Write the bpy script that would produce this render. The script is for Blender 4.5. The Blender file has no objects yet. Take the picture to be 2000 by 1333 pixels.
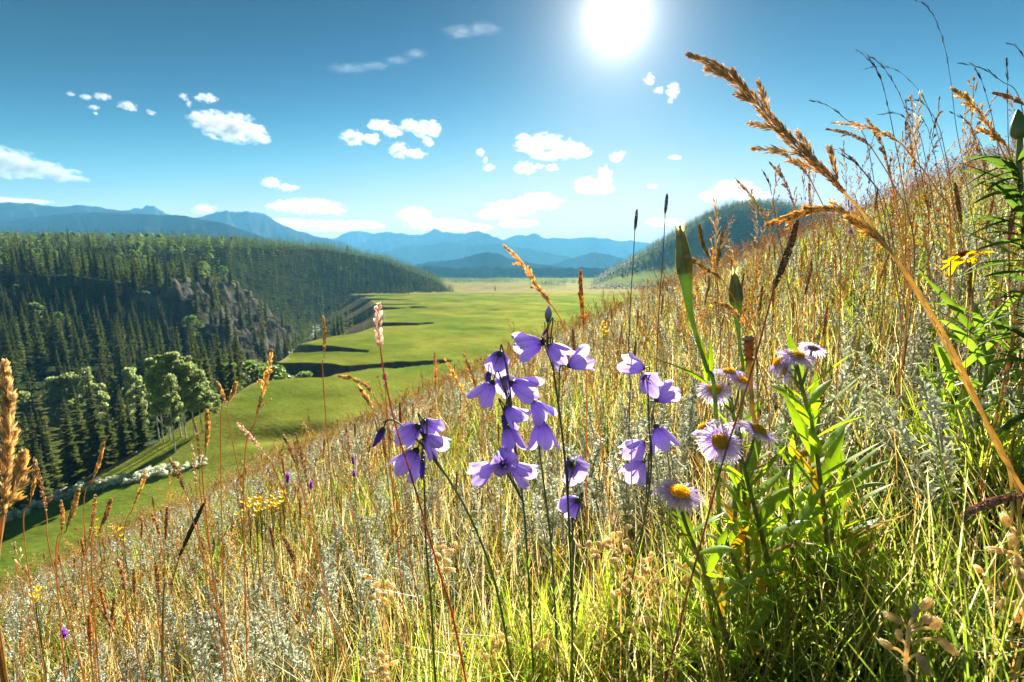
import bpy, bmesh, math, random
import numpy as np
from mathutils import Vector, Matrix

random.seed(7)
RNG = np.random.default_rng(11)
SC = bpy.context.scene
COL = SC.collection

# ---------------------------------------------------------------- camera
PITCH = math.radians(8.23)
FPX = 944.0                                   # focal length in photo pixels (17 mm on 36 mm, 2000 px wide)
cam_data = bpy.data.cameras.new("camera")
cam_data.sensor_width = 36.0
cam_data.lens = FPX / 2000.0 * 36.0
cam_data.clip_start = 0.02
cam_data.clip_end = 60000.0
cam_data.dof.use_dof = True
cam_data.dof.focus_distance = 0.62
cam_data.dof.aperture_fstop = 13.0
cam = bpy.data.objects.new("camera", cam_data)
COL.objects.link(cam)
cam.location = (0, 0, 0)
cam.rotation_euler = (math.pi / 2 - PITCH, 0, 0)
SC.camera = cam

# ---------------------------------------------------------------- sky, sun, exposure
SUN_AZ = math.radians(11.3)                   # to the right of straight ahead (+Y)
SUN_EL = math.radians(25.1)
SUN_DIR = Vector((math.sin(SUN_AZ) * math.cos(SUN_EL), math.cos(SUN_AZ) * math.cos(SUN_EL), math.sin(SUN_EL)))
world = bpy.data.worlds.new("World")
SC.world = world
world.use_nodes = True
wn, wl = world.node_tree.nodes, world.node_tree.links
wn.clear()
w_out = wn.new("ShaderNodeOutputWorld")
w_bg = wn.new("ShaderNodeBackground")
w_sky = wn.new("ShaderNodeTexSky")
w_sky.sky_type = 'NISHITA'
w_sky.sun_disc = False
w_sky.sun_elevation = SUN_EL
w_sky.sun_rotation = SUN_AZ
w_sky.altitude = 3000
w_sky.air_density = 1.0
w_sky.dust_density = 0.3
w_sky.ozone_density = 4.0
w_bg.inputs["Strength"].default_value = 0.05
# the sun's own disc and the bright air round it, by direction
w_tc = wn.new("ShaderNodeTexCoord")
w_dot = wn.new("ShaderNodeVectorMath"); w_dot.operation = 'DOT_PRODUCT'
w_nrm = wn.new("ShaderNodeVectorMath"); w_nrm.operation = 'NORMALIZE'
wl.new(w_tc.outputs["Generated"], w_nrm.inputs[0])
wl.new(w_nrm.outputs[0], w_dot.inputs[0])
w_dot.inputs[1].default_value = SUN_DIR
w_ac = wn.new("ShaderNodeMath"); w_ac.operation = 'ARCCOSINE'; w_ac.use_clamp = False
wl.new(w_dot.outputs["Value"], w_ac.inputs[0])
def _gauss(width, amp):
    d = wn.new("ShaderNodeMath"); d.operation = 'DIVIDE'; d.inputs[1].default_value = math.radians(width)
    wl.new(w_ac.outputs[0], d.inputs[0])
    p = wn.new("ShaderNodeMath"); p.operation = 'POWER'; p.inputs[1].default_value = 2.0
    wl.new(d.outputs[0], p.inputs[0])
    a = wn.new("ShaderNodeMath"); a.operation = 'ADD'; a.inputs[1].default_value = 1.0
    wl.new(p.outputs[0], a.inputs[0])
    q = wn.new("ShaderNodeMath"); q.operation = 'POWER'; q.inputs[1].default_value = -2.0
    wl.new(a.outputs[0], q.inputs[0])
    m = wn.new("ShaderNodeMath"); m.operation = 'MULTIPLY'; m.inputs[1].default_value = amp
    wl.new(q.outputs[0], m.inputs[0])
    return m
g1, g2 = _gauss(1.75, 32.0), _gauss(6.5, 3.6)
w_add = wn.new("ShaderNodeMath"); w_add.operation = 'ADD'
wl.new(g1.outputs[0], w_add.inputs[0]); wl.new(g2.outputs[0], w_add.inputs[1])
# deepen the clear air away from the horizon (polarised, high mountain sky), channel by channel
w_sep = wn.new("ShaderNodeSeparateColor"); w_com = wn.new("ShaderNodeCombineColor")
wl.new(w_sky.outputs[0], w_sep.inputs[0])
for ch, (A, B) in enumerate(((1.15, 0.0015), (0.86, 0.0066), (0.94, 0.10))):
    p = wn.new("ShaderNodeMath"); p.operation = 'POWER'; p.inputs[1].default_value = 5.0
    s1 = wn.new("ShaderNodeMath"); s1.operation = 'MULTIPLY'; s1.inputs[1].default_value = 0.1
    wl.new(w_sep.outputs[ch], s1.inputs[0]); wl.new(s1.outputs[0], p.inputs[0])
    q = wn.new("ShaderNodeMath"); q.operation = 'ADD'; q.inputs[1].default_value = B
    d = wn.new("ShaderNodeMath"); d.operation = 'DIVIDE'
    wl.new(p.outputs[0], q.inputs[0]); wl.new(p.outputs[0], d.inputs[0]); wl.new(q.outputs[0], d.inputs[1])
    m = wn.new("ShaderNodeMath"); m.operation = 'MULTIPLY'; m.inputs[1].default_value = A * 5.0
    wl.new(d.outputs[0], m.inputs[0]); wl.new(m.outputs[0], w_com.inputs[ch])
w_mix = wn.new("ShaderNodeMixRGB"); w_mix.blend_type = 'ADD'; w_mix.inputs[0].default_value = 1.0
w_rgb = wn.new("ShaderNodeMixRGB"); w_rgb.blend_type = 'MULTIPLY'; w_rgb.inputs[0].default_value = 1.0
w_rgb.inputs[1].default_value = (1.0, 0.95, 0.86, 1)
wl.new(w_add.outputs[0], w_rgb.inputs[2])
wl.new(w_com.outputs[0], w_mix.inputs[1]); wl.new(w_rgb.outputs[0], w_mix.inputs[2])
wl.new(w_mix.outputs[0], w_bg.inputs["Color"])
wl.new(w_bg.outputs[0], w_out.inputs["Surface"])

sun_data = bpy.data.lights.new("sun", 'SUN')
sun_data.energy = 5.0
sun_data.angle = math.radians(0.5)
sun_data.color = (1.0, 0.93, 0.80)
sun = bpy.data.objects.new("sun", sun_data)
COL.objects.link(sun)
sun.rotation_euler = SUN_DIR.to_track_quat('Z', 'Y').to_euler()

SC.view_settings.view_transform = 'Standard'
SC.view_settings.look = 'None'
SC.view_settings.exposure = 2.2
SC.view_settings.gamma = 1.0
SC.view_settings.use_curve_mapping = False
SC.render.engine = 'CYCLES'
SC.cycles.max_bounces = 16
SC.cycles.diffuse_bounces = 4
SC.cycles.glossy_bounces = 2
SC.cycles.transmission_bounces = 6
SC.cycles.volume_bounces = 14
SC.cycles.transparent_max_bounces = 8
SC.cycles.sample_clamp_indirect = 6.0
SC.cycles.use_denoising = True

# ---------------------------------------------------------------- helpers: pixels measured in the photo -> places
CP, SP = math.cos(PITCH), math.sin(PITCH)
def ray(px, py):
    a, b = (px - 1000.0) / FPX, -(py - 666.5) / FPX
    return np.array((a, CP + SP * b, -SP + CP * b))
def at_depth(px, py, t):                      # point t metres along the optical axis
    return ray(px, py) * t
def at_z(px, py, z):
    r = ray(px, py)
    return r * (z / r[2])
def to_px(p):
    x, y, z = p[..., 0], p[..., 1], p[..., 2]
    d = CP * y - SP * z
    u = SP * y + CP * z
    return 1000 + FPX * x / d, 666.5 - FPX * u / d, d

# ---------------------------------------------------------------- helpers: noise
def _hash(ix, iy, iz, s):
    h = (ix * 374761393 + iy * 668265263 + iz * 2147483647 + s * 974711) & 0xFFFFFFFF
    h = ((h ^ (h >> 13)) * 1274126177) & 0xFFFFFFFF
    h = (h ^ (h >> 16)) & 0xFFFFFF
    return h / float(0xFFFFFF)
def vnoise(x, y, z=None, seed=0):
    x = np.asarray(x, float); y = np.asarray(y, float)
    z = np.zeros_like(x) if z is None else np.asarray(z, float)
    ix, iy, iz = np.floor(x).astype(np.int64), np.floor(y).astype(np.int64), np.floor(z).astype(np.int64)
    fx, fy, fz = x - ix, y - iy, z - iz
    fx, fy, fz = fx*fx*(3-2*fx), fy*fy*(3-2*fy), fz*fz*(3-2*fz)
    r = 0
    for a in (0, 1):
        for b in (0, 1):
            for c in (0, 1):
                w = (fx if a else 1-fx) * (fy if b else 1-fy) * (fz if c else 1-fz)
                r = r + w * _hash(ix+a, iy+b, iz+c, seed)
    return r * 2 - 1
def fbm(x, y, z=None, oct=4, seed=0, gain=0.5):
    a, f, r, n = 1.0, 1.0, 0, 0.0
    for i in range(oct):
        r = r + a * vnoise(np.asarray(x)*f+i*17.3, np.asarray(y)*f-i*9.1, None if z is None else np.asarray(z)*f, seed+i)
        n += a; a *= gain; f *= 2.03
    return r / n
def sstep(a, b, x):
    t = np.clip((x - a) / (b - a), 0, 1)
    return t * t * (3 - 2 * t)

# ---------------------------------------------------------------- helpers: meshes
def mesh_from(name, V, faces, col=None, smooth=False, midx=None):
    """V (n,3); faces: list of (m,3)/(m,4) index arrays; col (n,3) intrinsic colour per vertex"""
    V = np.ascontiguousarray(V, dtype=np.float32)
    me = bpy.data.meshes.new(name)
    faces = [np.asarray(f, dtype=np.int32) for f in faces if len(f)]
    me.vertices.add(len(V)); me.vertices.foreach_set("co", V.ravel())
    tot = np.concatenate([np.full(len(f), f.shape[1], np.int32) for f in faces])
    idx = np.concatenate([f.ravel() for f in faces])
    me.loops.add(len(idx)); me.loops.foreach_set("vertex_index", idx)
    me.polygons.add(len(tot))
    st = np.zeros(len(tot), np.int32); st[1:] = np.cumsum(tot)[:-1]
    me.polygons.foreach_set("loop_start", st)
    if midx is not None:
        me.polygons.foreach_set("material_index", np.asarray(midx, np.int32))
    me.polygons.foreach_set("use_smooth", np.full(len(tot), bool(smooth)))
    if col is not None:
        at = me.color_attributes.new("tint", 'FLOAT_COLOR', 'POINT')
        c = np.ones((len(V), 4), np.float32); c[:, :3] = col
        at.data.foreach_set("color", c.ravel())
    me.update(calc_edges=True)
    return me

class Geo:
    """collects pieces of one mesh"""
    def __init__(s): s.V, s.F, s.C, s.n = [], [], [], 0
    def add(s, V, faces, col):
        V = np.asarray(V, np.float32).reshape(-1, 3)
        col = np.asarray(col, np.float32)
        if col.ndim == 1: col = np.tile(col, (len(V), 1))
        s.V.append(V); s.C.append(col)
        for f in (faces if isinstance(faces, list) else [faces]):
            s.F.append(np.asarray(f, np.int64) + s.n)
        s.n += len(V)
    def arrays(s):
        return np.concatenate(s.V), s.F, np.concatenate(s.C)
    def mesh(s, name, mat, smooth=False):
        V, F, C = s.arrays()
        f3 = [f for f in F if f.shape[1] == 3]; f4 = [f for f in F if f.shape[1] == 4]
        fs = ([np.concatenate(f3)] if f3 else []) + ([np.concatenate(f4)] if f4 else [])
        me = mesh_from(name, V, fs, C, smooth)
        me.materials.append(mat)
        return me
    def flat(s):
        """V, F3, F4, C as four arrays (for scatter)"""
        V, F, C = s.arrays()
        f3 = [f for f in F if f.shape[1] == 3]; f4 = [f for f in F if f.shape[1] == 4]
        return (V, np.concatenate(f3) if f3 else np.zeros((0, 3), int), np.concatenate(f4) if f4 else np.zeros((0, 4), int), C)

def link(name, me, parent=None, **props):
    o = bpy.data.objects.new(name, me)
    COL.objects.link(o)
    if parent is not None: o.parent = parent
    for k, v in props.items(): o[k] = v
    return o
def thing(name, label, cat, loc=(0, 0, 0), rz=0.0, group=None, scale=1.0):
    o = bpy.data.objects.new(name, None)
    COL.objects.link(o)
    o.empty_display_size = 0.1
    o.location = loc; o.rotation_euler = (0, 0, rz); o.scale = (scale,) * 3
    o["label"] = label; o["category"] = cat
    if group: o["group"] = group
    o["kind"] = "thing"
    return o
def dup(root, loc, rot, scale, label=None):
    r = root.copy(); COL.objects.link(r)
    r.location = loc; r.rotation_euler = rot; r.scale = (scale,) * 3 if not hasattr(scale, "__len__") else scale
    if label: r["label"] = label
    for ch in list(root.children):
        c = ch.copy(); COL.objects.link(c); c.parent = r
        for g in list(ch.children):
            d = g.copy(); COL.objects.link(d); d.parent = c
    return r

def rot_mats(rz, tilt=None, tdir=None):
    """n rotation matrices: spin rz about Z, then tilt by angle `tilt` towards azimuth `tdir`"""
    n = len(rz); c, s = np.cos(rz), np.sin(rz); z, o = np.zeros(n), np.ones(n)
    R = np.stack([np.stack([c, -s, z], -1), np.stack([s, c, z], -1), np.stack([z, z, o], -1)], 1)
    if tilt is not None:
        ax, ay = -np.sin(tdir), np.cos(tdir)
        ct, st = np.cos(tilt), np.sin(tilt); k = 1 - ct
        T = np.stack([np.stack([ct+ax*ax*k, ax*ay*k, ay*st], -1),
                      np.stack([ax*ay*k, ct+ay*ay*k, -ax*st], -1),
                      np.stack([-ay*st, ax*st, ct], -1)], 1)
        R = T @ R
    return R
def scatter(geo, flat, pos, R, scale, cmul=None):
    V, f3, f4, C = flat
    n = len(pos); m = len(V)
    if n == 0: return
    scale = np.asarray(scale, np.float32)
    if scale.ndim == 1: scale = scale[:, None]
    P = np.einsum('nij,nmj->nmi', R.astype(np.float32), V[None] * scale[:, None, :].astype(np.float32)) + np.asarray(pos, np.float32)[:, None]
    cc = np.tile(C[None], (n, 1, 1))
    if cmul is not None: cc = cc * np.asarray(cmul, np.float32)[:, None]
    off = (np.arange(n) * m)[:, None, None]
    fs = []
    if len(f3): fs.append((f3[None] + off).reshape(-1, 3))
    if len(f4): fs.append((f4[None] + off).reshape(-1, 4))
    geo.add(P.reshape(-1, 3), fs, cc.reshape(-1, 3))

def tube(geo, pts, rad, col, sides=5, cap=False):
    pts = np.asarray(pts, float); n = len(pts)
    rad = np.broadcast_to(np.asarray(rad, float), (n,))
    col = np.asarray(col, float)
    if col.ndim == 1: col = np.tile(col, (n, 1))
    t = np.gradient(pts, axis=0); t /= np.linalg.norm(t, axis=1)[:, None] + 1e-12
    ref = np.array((0.31, 0.87, 0.11)); 
    if abs(t[0] @ ref) > 0.9: ref = np.array((1.0, 0, 0))
    u = np.zeros_like(pts); prev = ref
    for i in range(n):
        q = prev - t[i] * (prev @ t[i]); q /= np.linalg.norm(q) + 1e-12
        u[i] = q; prev = q
    v = np.cross(t, u)
    a = np.arange(sides) * 2 * np.pi / sides
    V = pts[:, None] + rad[:, None, None] * (np.cos(a)[None, :, None] * u[:, None] + np.sin(a)[None, :, None] * v[:, None])
    i = np.arange(n - 1)[:, None] * sides; j = np.arange(sides)[None]; j2 = (j + 1) % sides
    F = np.stack([i + j, i + j2, i + sides + j2, i + sides + j], -1).reshape(-1, 4)
    fs = [F]
    Vv = V.reshape(-1, 3); cc = np.repeat(col, sides, 0)
    if cap:
        Vv = np.concatenate([Vv, pts[:1], pts[-1:]]); cc = np.concatenate([cc, col[:1], col[-1:]])
        k = n * sides; jj = np.arange(sides)
        fs.append(np.stack([(jj + 1) % sides, jj, np.full(sides, k)], -1))
        b = (n - 1) * sides
        fs.append(np.stack([b + jj, b + (jj + 1) % sides, np.full(sides, k + 1)], -1))
    geo.add(Vv, fs, cc)

def ribbon(geo, pts, wid, side, col, fold=0.0):
    """leaf or blade: two quads across, with a fold along the middle"""
    pts = np.asarray(pts, float); n = len(pts)
    wid = np.broadcast_to(np.asarray(wid, float), (n,)); side = np.asarray(side, float)
    t = np.gradient(pts, axis=0); t /= np.linalg.norm(t, axis=1)[:, None] + 1e-12
    s = side - t * (t @ side)[:, None]; s /= np.linalg.norm(s, axis=1)[:, None] + 1e-12
    nn = np.cross(t, s)
    L = pts + s * wid[:, None] * .5 + nn * (wid * fold)[:, None]
    R = pts - s * wid[:, None] * .5 + nn * (wid * fold)[:, None]
    V = np.stack([L, pts, R], 1).reshape(-1, 3)
    i = np.arange(n - 1) * 3
    F = np.concatenate([np.stack([i, i+1, i+4, i+3], -1), np.stack([i+1, i+2, i+5, i+4], -1)])
    col = np.asarray(col, float)
    if col.ndim == 1: col = np.tile(col, (n, 1))
    geo.add(V, [F], np.repeat(col, 3, 0))

def spline(P, n):
    """Catmull-Rom through P, n samples"""
    P = np.asarray(P, float)
    if len(P) == 2: return P[0] + (P[1] - P[0]) * np.linspace(0, 1, n)[:, None]
    Q = np.concatenate([[2*P[0]-P[1]], P, [2*P[-1]-P[-2]]])
    t = np.linspace(0, len(P) - 1, n); i = np.minimum(t.astype(int), len(P) - 2); f = (t - i)[:, None]
    a, b, c, d = Q[i], Q[i+1], Q[i+2], Q[i+3]
    return 0.5 * ((2*b) + (-a+c)*f + (2*a-5*b+4*c-d)*f**2 + (-a+3*b-3*c+d)*f**3)

# ---------------------------------------------------------------- materials
def new_mat(name):
    m = bpy.data.materials.new(name); m.use_nodes = True
    m.node_tree.nodes.clear()
    return m, m.node_tree.nodes, m.node_tree.links
def leaf_mat(name, trans=0.5, gloss=0.06, rough=0.45, vary=0.25, tsat=1.15, tval=1.25, vein=0.0, nscale=60.0):
    """thin plant matter: colour from the mesh's own tint, some of the light passes through"""
    m, n, l = new_mat(name)
    out = n.new("ShaderNodeOutputMaterial")
    at = n.new("ShaderNodeAttribute"); at.attribute_name = "tint"
    oi = n.new("ShaderNodeObjectInfo")
    tc = n.new("ShaderNodeTexCoord")
    no = n.new("ShaderNodeTexNoise"); no.inputs["Scale"].default_value = nscale; no.inputs["Detail"].default_value = 3
    l.new(tc.outputs["Object"], no.inputs["Vector"])
    mr = n.new("ShaderNodeMapRange"); mr.inputs[1].default_value = 0.3; mr.inputs[2].default_value = 0.7
    mr.inputs[3].default_value = 1 - vary; mr.inputs[4].default_value = 1 + vary
    l.new(no.outputs["Fac"], mr.inputs[0])
    mr2 = n.new("ShaderNodeMapRange"); mr2.inputs[3].default_value = 1 - vary*.7; mr2.inputs[4].default_value = 1 + vary*.7
    l.new(oi.outputs["Random"], mr2.inputs[0])
    mu = n.new("ShaderNodeMath"); mu.operation = 'MULTIPLY'
    l.new(mr.outputs[0], mu.inputs[0]); l.new(mr2.outputs[0], mu.inputs[1])
    hv = n.new("ShaderNodeHueSaturation"); hv.inputs["Saturation"].default_value = 1.0
    l.new(at.outputs["Color"], hv.inputs["Color"]); l.new(mu.outputs[0], hv.inputs["Value"])
    ht = n.new("ShaderNodeHueSaturation"); ht.inputs["Saturation"].default_value = tsat; ht.inputs["Value"].default_value = tval
    l.new(hv.outputs[0], ht.inputs["Color"])
    d = n.new("ShaderNodeBsdfDiffuse"); t = n.new("ShaderNodeBsdfTranslucent"); g = n.new("ShaderNodeBsdfGlossy")
    g.inputs["Roughness"].default_value = rough
    l.new(hv.outputs[0], d.inputs["Color"]); l.new(ht.outputs[0], t.inputs["Color"])
    m1 = n.new("ShaderNodeMixShader"); m1.inputs[0].default_value = trans
    l.new(d.outputs[0], m1.inputs[1]); l.new(t.outputs[0], m1.inputs[2])
    m2 = n.new("ShaderNodeMixShader"); m2.inputs[0].default_value = gloss
    l.new(m1.outputs[0], m2.inputs[1]); l.new(g.outputs[0], m2.inputs[2])
    l.new(m2.outputs[0], out.inputs["Surface"])
    return m
def ground_mat(name, s1=0.35, s2=0.02, amp=0.35, bump=0.25, bscale=3.0, gloss=0.0):
    """earth, turf or rock: the sheet's own colour broken up by two sizes of noise, with a bump"""
    m, n, l = new_mat(name)
    out = n.new("ShaderNodeOutputMaterial")
    at = n.new("ShaderNodeAttribute"); at.attribute_name = "tint"
    tc = n.new("ShaderNodeTexCoord")
    a = n.new("ShaderNodeTexNoise"); a.inputs["Scale"].default_value = s1; a.inputs["Detail"].default_value = 8; a.inputs["Roughness"].default_value = 0.7
    b = n.new("ShaderNodeTexNoise"); b.inputs["Scale"].default_value = s2; b.inputs["Detail"].default_value = 4
    l.new(tc.outputs["Object"], a.inputs["Vector"]); l.new(tc.outputs["Object"], b.inputs["Vector"])
    ad = n.new("ShaderNodeMath"); ad.operation = 'ADD'
    l.new(a.outputs["Fac"], ad.inputs[0]); l.new(b.outputs["Fac"], ad.inputs[1])
    mr = n.new("ShaderNodeMapRange"); mr.inputs[1].default_value = 0.7; mr.inputs[2].default_value = 1.3
    mr.inputs[3].default_value = 1 - amp; mr.inputs[4].default_value = 1 + amp
    l.new(ad.outputs[0], mr.inputs[0])
    hv = n.new("ShaderNodeHueSaturation")
    l.new(at.outputs["Color"], hv.inputs["Color"]); l.new(mr.outputs[0], hv.inputs["Value"])
    d = n.new("ShaderNodeBsdfDiffuse"); d.inputs["Roughness"].default_value = 0.6
    l.new(hv.outputs[0], d.inputs["Color"])
    g = n.new("ShaderNodeBsdfGlossy"); g.inputs["Roughness"].default_value = 0.85
    hg = n.new("ShaderNodeHueSaturation"); hg.inputs["Value"].default_value = gloss
    l.new(hv.outputs[0], hg.inputs["Color"]); l.new(hg.outputs[0], g.inputs["Color"])
    p = n.new("ShaderNodeAddShader")
    l.new(d.outputs[0], p.inputs[0]); l.new(g.outputs[0], p.inputs[1])
    c = n.new("ShaderNodeTexNoise"); c.inputs["Scale"].default_value = bscale; c.inputs["Detail"].default_value = 6
    l.new(tc.outputs["Object"], c.inputs["Vector"])
    bp = n.new("ShaderNodeBump"); bp.inputs["Strength"].default_value = bump; bp.inputs["Distance"].default_value = 0.3
    l.new(c.outputs["Fac"], bp.inputs["Height"]); l.new(bp.outputs[0], d.inputs["Normal"]); l.new(bp.outputs[0], g.inputs["Normal"])
    l.new(p.outputs[0], out.inputs["Surface"])
    return m

# ================================================================ THE LAND
# hillside the camera stands on: rises to the right, rolls over and drops to the river bench
HS_A, HS_B, HS_H, HS_K = 0.445, 0.098, 0.50, 0.0050
def hill_z(x, y):
    r2 = x * x + y * y
    return HS_A * x - HS_B * y - HS_H - HS_K * r2 + 0.03 * vnoise(x * 1.3, y * 1.3, seed=3) * sstep(0.6, 2.0, np.sqrt(r2))

RIM = np.array([(-70, -400), (-74, 0), (-72, 60), (-68, 85), (-66, 108), (-68, 128), (-76, 150), (-80, 168), (-88, 196), (-86, 214), (-77, 236), (-74, 262), (-80, 300),
                (-94, 350), (-110, 400), (-128, 450), (-148, 510), (-175, 575), (-232, 680), (-420, 790), (-900, 1000)], float)
RIV = np.array([(-128, -400), (-128, 20), (-126, 90), (-122, 160), (-122, 215), (-138, 283), (-164, 360), (-184, 447), (-212, 520), (-240, 590), (-300, 700),
                (-480, 860), (-900, 1080)], float)
def poly_dist(x, y, P):
    best = np.full(x.shape, 1e18); sgn = np.zeros(x.shape)
    for a, b in zip(P[:-1], P[1:]):
        d = b - a; L2 = d @ d
        t = np.clip(((x-a[0])*d[0] + (y-a[1])*d[1]) / L2, 0, 1)
        ex, ey = x - a[0] - t*d[0], y - a[1] - t*d[1]
        q = ex*ex + ey*ey
        c = d[0]*(y-a[1]) - d[1]*(x-a[0])
        m = q < best
        best = np.where(m, q, best); sgn = np.where(m, np.sign(c), sgn)
    return np.sqrt(best) * sgn                # + on the left of the line
# gullies cut into the bench: head, mouth, half width, depth
GUL = [((-20, 152), (-122, 148), 17, 15), ((-55, 186), (-122, 178), 12, 13), ((-46, 283), (-136, 266), 19, 15),
       ((-70, 398), (-170, 380), 27, 16), ((-86, 452), (-180, 430), 16, 14), ((-110, 520), (-200, 495), 24, 16), ((-148, 620), (-235, 585), 26, 16)]
def bench_z(x, y):
    z = -30 + 0.5 * fbm(x / 45, y / 45, oct=3, seed=5) + 0.26 * fbm(x / 8, y / 8, oct=3, seed=8)
    z = z + 1.6 * np.exp(-(((x + 58) / 16) ** 2 + ((y - 122) / 13) ** 2))
    z = z - 4.5 * sstep(-30, -62, x) * sstep(105, 70, y)
    z = z - 3.2 * np.exp(-(((x + 18) / 15) ** 2 + ((y - 392) / 13) ** 2))
    z = z - 1.4 * np.exp(-(((x + 42) / 9) ** 2 + ((y - 98 - 0.2 * x) / 3.2) ** 2))
    z = z + 4 * fbm(x / 160, y / 160, oct=3, seed=6) * sstep(600, 900, np.hypot(x, y))
    return z
SKY_AZ = np.radians([-80, -52, -46, -38, -30, -22, -17, -13, -10.5, -8, -6.0, -4, 8, 80])
SKY_CAP = np.array([46, 46, 45, 44, 42, 38, 30, 17, 2, -16, -29, -34, -34, -34], float)
_hp = [(1100, 560), (1150, 552), (1200, 522), (1260, 486), (1330, 446), (1380, 416), (1430, 397), (1470, 389), (1530, 393), (1600, 410), (1700, 445), (1900, 500), (2300, 560)]
HILL_T = np.array([ray(a, b)[0] / ray(a, b)[1] for a, b in _hp]); HILL_S = np.array([ray(a, b)[2] / ray(a, b)[1] for a, b in _hp])
def land(x, y):
    """height, and which cover the ground has there: 0 bench, 1 hillside, 2 far bank, 3 canyon wall"""
    r = np.hypot(x, y); az = np.arctan2(x, y)
    dr = poly_dist(x, y, RIV); dm = poly_dist(x, y, RIM)
    b = bench_z(x, y)
    g = np.zeros_like(x)
    for (hx, hy), (mx, my), w, dep in GUL:
        dx, dy = mx - hx, my - hy; L = math.hypot(dx, dy)
        wob = 5.5 * vnoise(x / 19, y / 19, seed=21) + 2.2 * vnoise(x / 6, y / 6, seed=22)
        t = ((x - hx) * dx + (y - hy) * dy) / L / L
        p = ((x - hx) * (-dy) + (y - hy) * dx) / L + wob
        p = p + 0.30 * L * math.sin(hx * 1.7) * np.clip(t, 0, 1) * (1 - np.clip(t, 0, 1)) * 1.6 + 0.5 * w * np.clip(1 - t * 3, 0, 1) * math.sin(hy)
        ww = w * (0.72 + 0.5 * vnoise(x / 24, y / 24, seed=23)) * (0.25 + 0.75 * np.clip(t * 2.2, 0, 1)) * np.where(p * 1 < 0, 1.0, 1.0)
        dd = dep * np.clip(t * 2.6, 0, 1) ** 0.75 * (t > 0)
        q = np.clip(1 - np.abs(p) / ww, 0, 1)
        g = np.maximum(g, dd * (0.55 * np.minimum(1, q * 1.5) + 0.45 * q * q * (3 - 2 * q)))
    wall = np.where(dm > 0, -30 - 30 * np.clip(dm / (np.abs(dm) + np.abs(dr) + 1e-6), 0, 1) ** 0.9, 0)
    right = np.where(dm > 0, wall + (b + 30), b) - g
    right = np.maximum(right, -60 + 0.8 * fbm(x / 6, y / 6, seed=9))
    # far bank
    d = np.abs(dr)
    cliff = sstep(258, 284, y + 8 * vnoise(x / 15, y / 15, seed=33)) * sstep(450, 410, y)
    k1 = 0.42 + 0.50 * cliff
    rough = fbm(x / 22, y / 22, oct=4, seed=31)
    lf = -60 + np.minimum(d, 8) * 0.1 + k1 * np.clip(d - 8 + 7 * rough * cliff, 0, 55) + 0.135 * np.clip(d - 63, 0, None) + 5 * fbm(x / 70, y / 70, oct=4, seed=12) * sstep(20, 120, d)
    crag = 11.0 * (0.5 - np.abs(fbm(x / 16, y / 16, oct=4, seed=14))) + 6.0 * (0.5 - np.abs(fbm(x / 6, y / 6, oct=3, seed=24)))
    lf = lf + cliff * crag * sstep(6, 16, d) * sstep(85, 55, d)
    st = (lf + 4.0 * fbm(x / 14, y / 14, oct=3, seed=27)) / 7.5
    fl = np.floor(st); led = (fl + sstep(0.30, 0.70, st - fl)) * 7.5 - 4.0 * fbm(x / 14, y / 14, oct=3, seed=27)
    lf = lf + (led - lf) * 0.8 * cliff * sstep(6, 14, d) * sstep(90, 60, d)
    azd = np.degrees(az)
    lim = np.interp(azd, [-60, -46.6, -40, -34.5, -27.9, -20.9, -14.3, -9.0, -6.8, -5.8], [.082, .081, .078, .0755, .071, .060, .035, -.004, -.032, -.05]) * np.maximum(y, 60) - 14
    cap = np.minimum(lim, 48) + 2.5 * fbm(x / 120, y / 120, oct=3, seed=15)
    k = 10.0
    capped = -k * np.log(np.exp(-np.clip(lf, -200, 300) / k) + np.exp(-cap / k))
    lf = np.where(r > 250, np.minimum(lf, capped), lf)
    z = np.where(dr > 0, lf, right)
    # the wooded ridge that closes the meadow off at its far left end
    rc = np.interp(azd, [-60, -34, -28, -20, -14.2, -10, -8.3, -6.8, -5.8], [62, 58, 50, 42, 20, -6, -19, -31, -50])
    r0 = np.interp(azd, [-40, -30, -22, -17, -10, -6], [360, 410, 540, 590, 600, 600])
    rg_ = -62 + (rc + 62 + 4 * fbm(x / 90, y / 90, oct=3, seed=19)) * sstep(r0, r0 + 300, r) * (1 - 0.25 * sstep(1150, 1500, r))
    rg_ = np.where(azd > -5.6, -90, rg_)
    rg_ = np.minimum(rg_, lim + 1.5 * fbm(x / 60, y / 60, oct=3, seed=20))
    onr = (rg_ > z) & (r > 350) & (y > 0)
    z = np.where(onr, rg_, z)
    # wooded hill on the right, beyond the bench
    yy = np.maximum(y, 1.0); tx = x / yy
    lim2 = np.interp(tx, HILL_T, HILL_S) * yy - 10 + 2.0 * fbm(x / 60, y / 60, oct=3, seed=17)
    r02 = 820 + 90 * vnoise(x / 150, y / 150, seed=18)
    body = sstep(r02, r02 + 430, r) * (0.86 + 0.14 * sstep(r02, r02 + 900, r)) * (1 - 0.5 * sstep(1500, 2000, r))
    rh = np.where(y > 300, np.maximum(0, (lim2 + 34 + 10 * fbm(x / 130, y / 130, oct=4, seed=16) * (1 - body)) * body), 0)
    z = z + np.where(dr <= 0, rh, 0)
    h = hill_z(x, y)
    kk = 1.5
    hm = np.where(h > z - 12, np.maximum(h, z) + kk * 0.25 * np.clip(1 - np.abs(h - z) / kk, 0, 1) ** 2, z)
    cover = np.zeros(x.shape, int)
    cover[(dr > 0)] = 2
    cover[(dr <= 0) & (dm > 0)] = 3
    cover[rh > 2] = 4
    cover[onr] = 2
    cover[(h > z)] = 1
    return hm, cover, dr, dm, cliff, g

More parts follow.
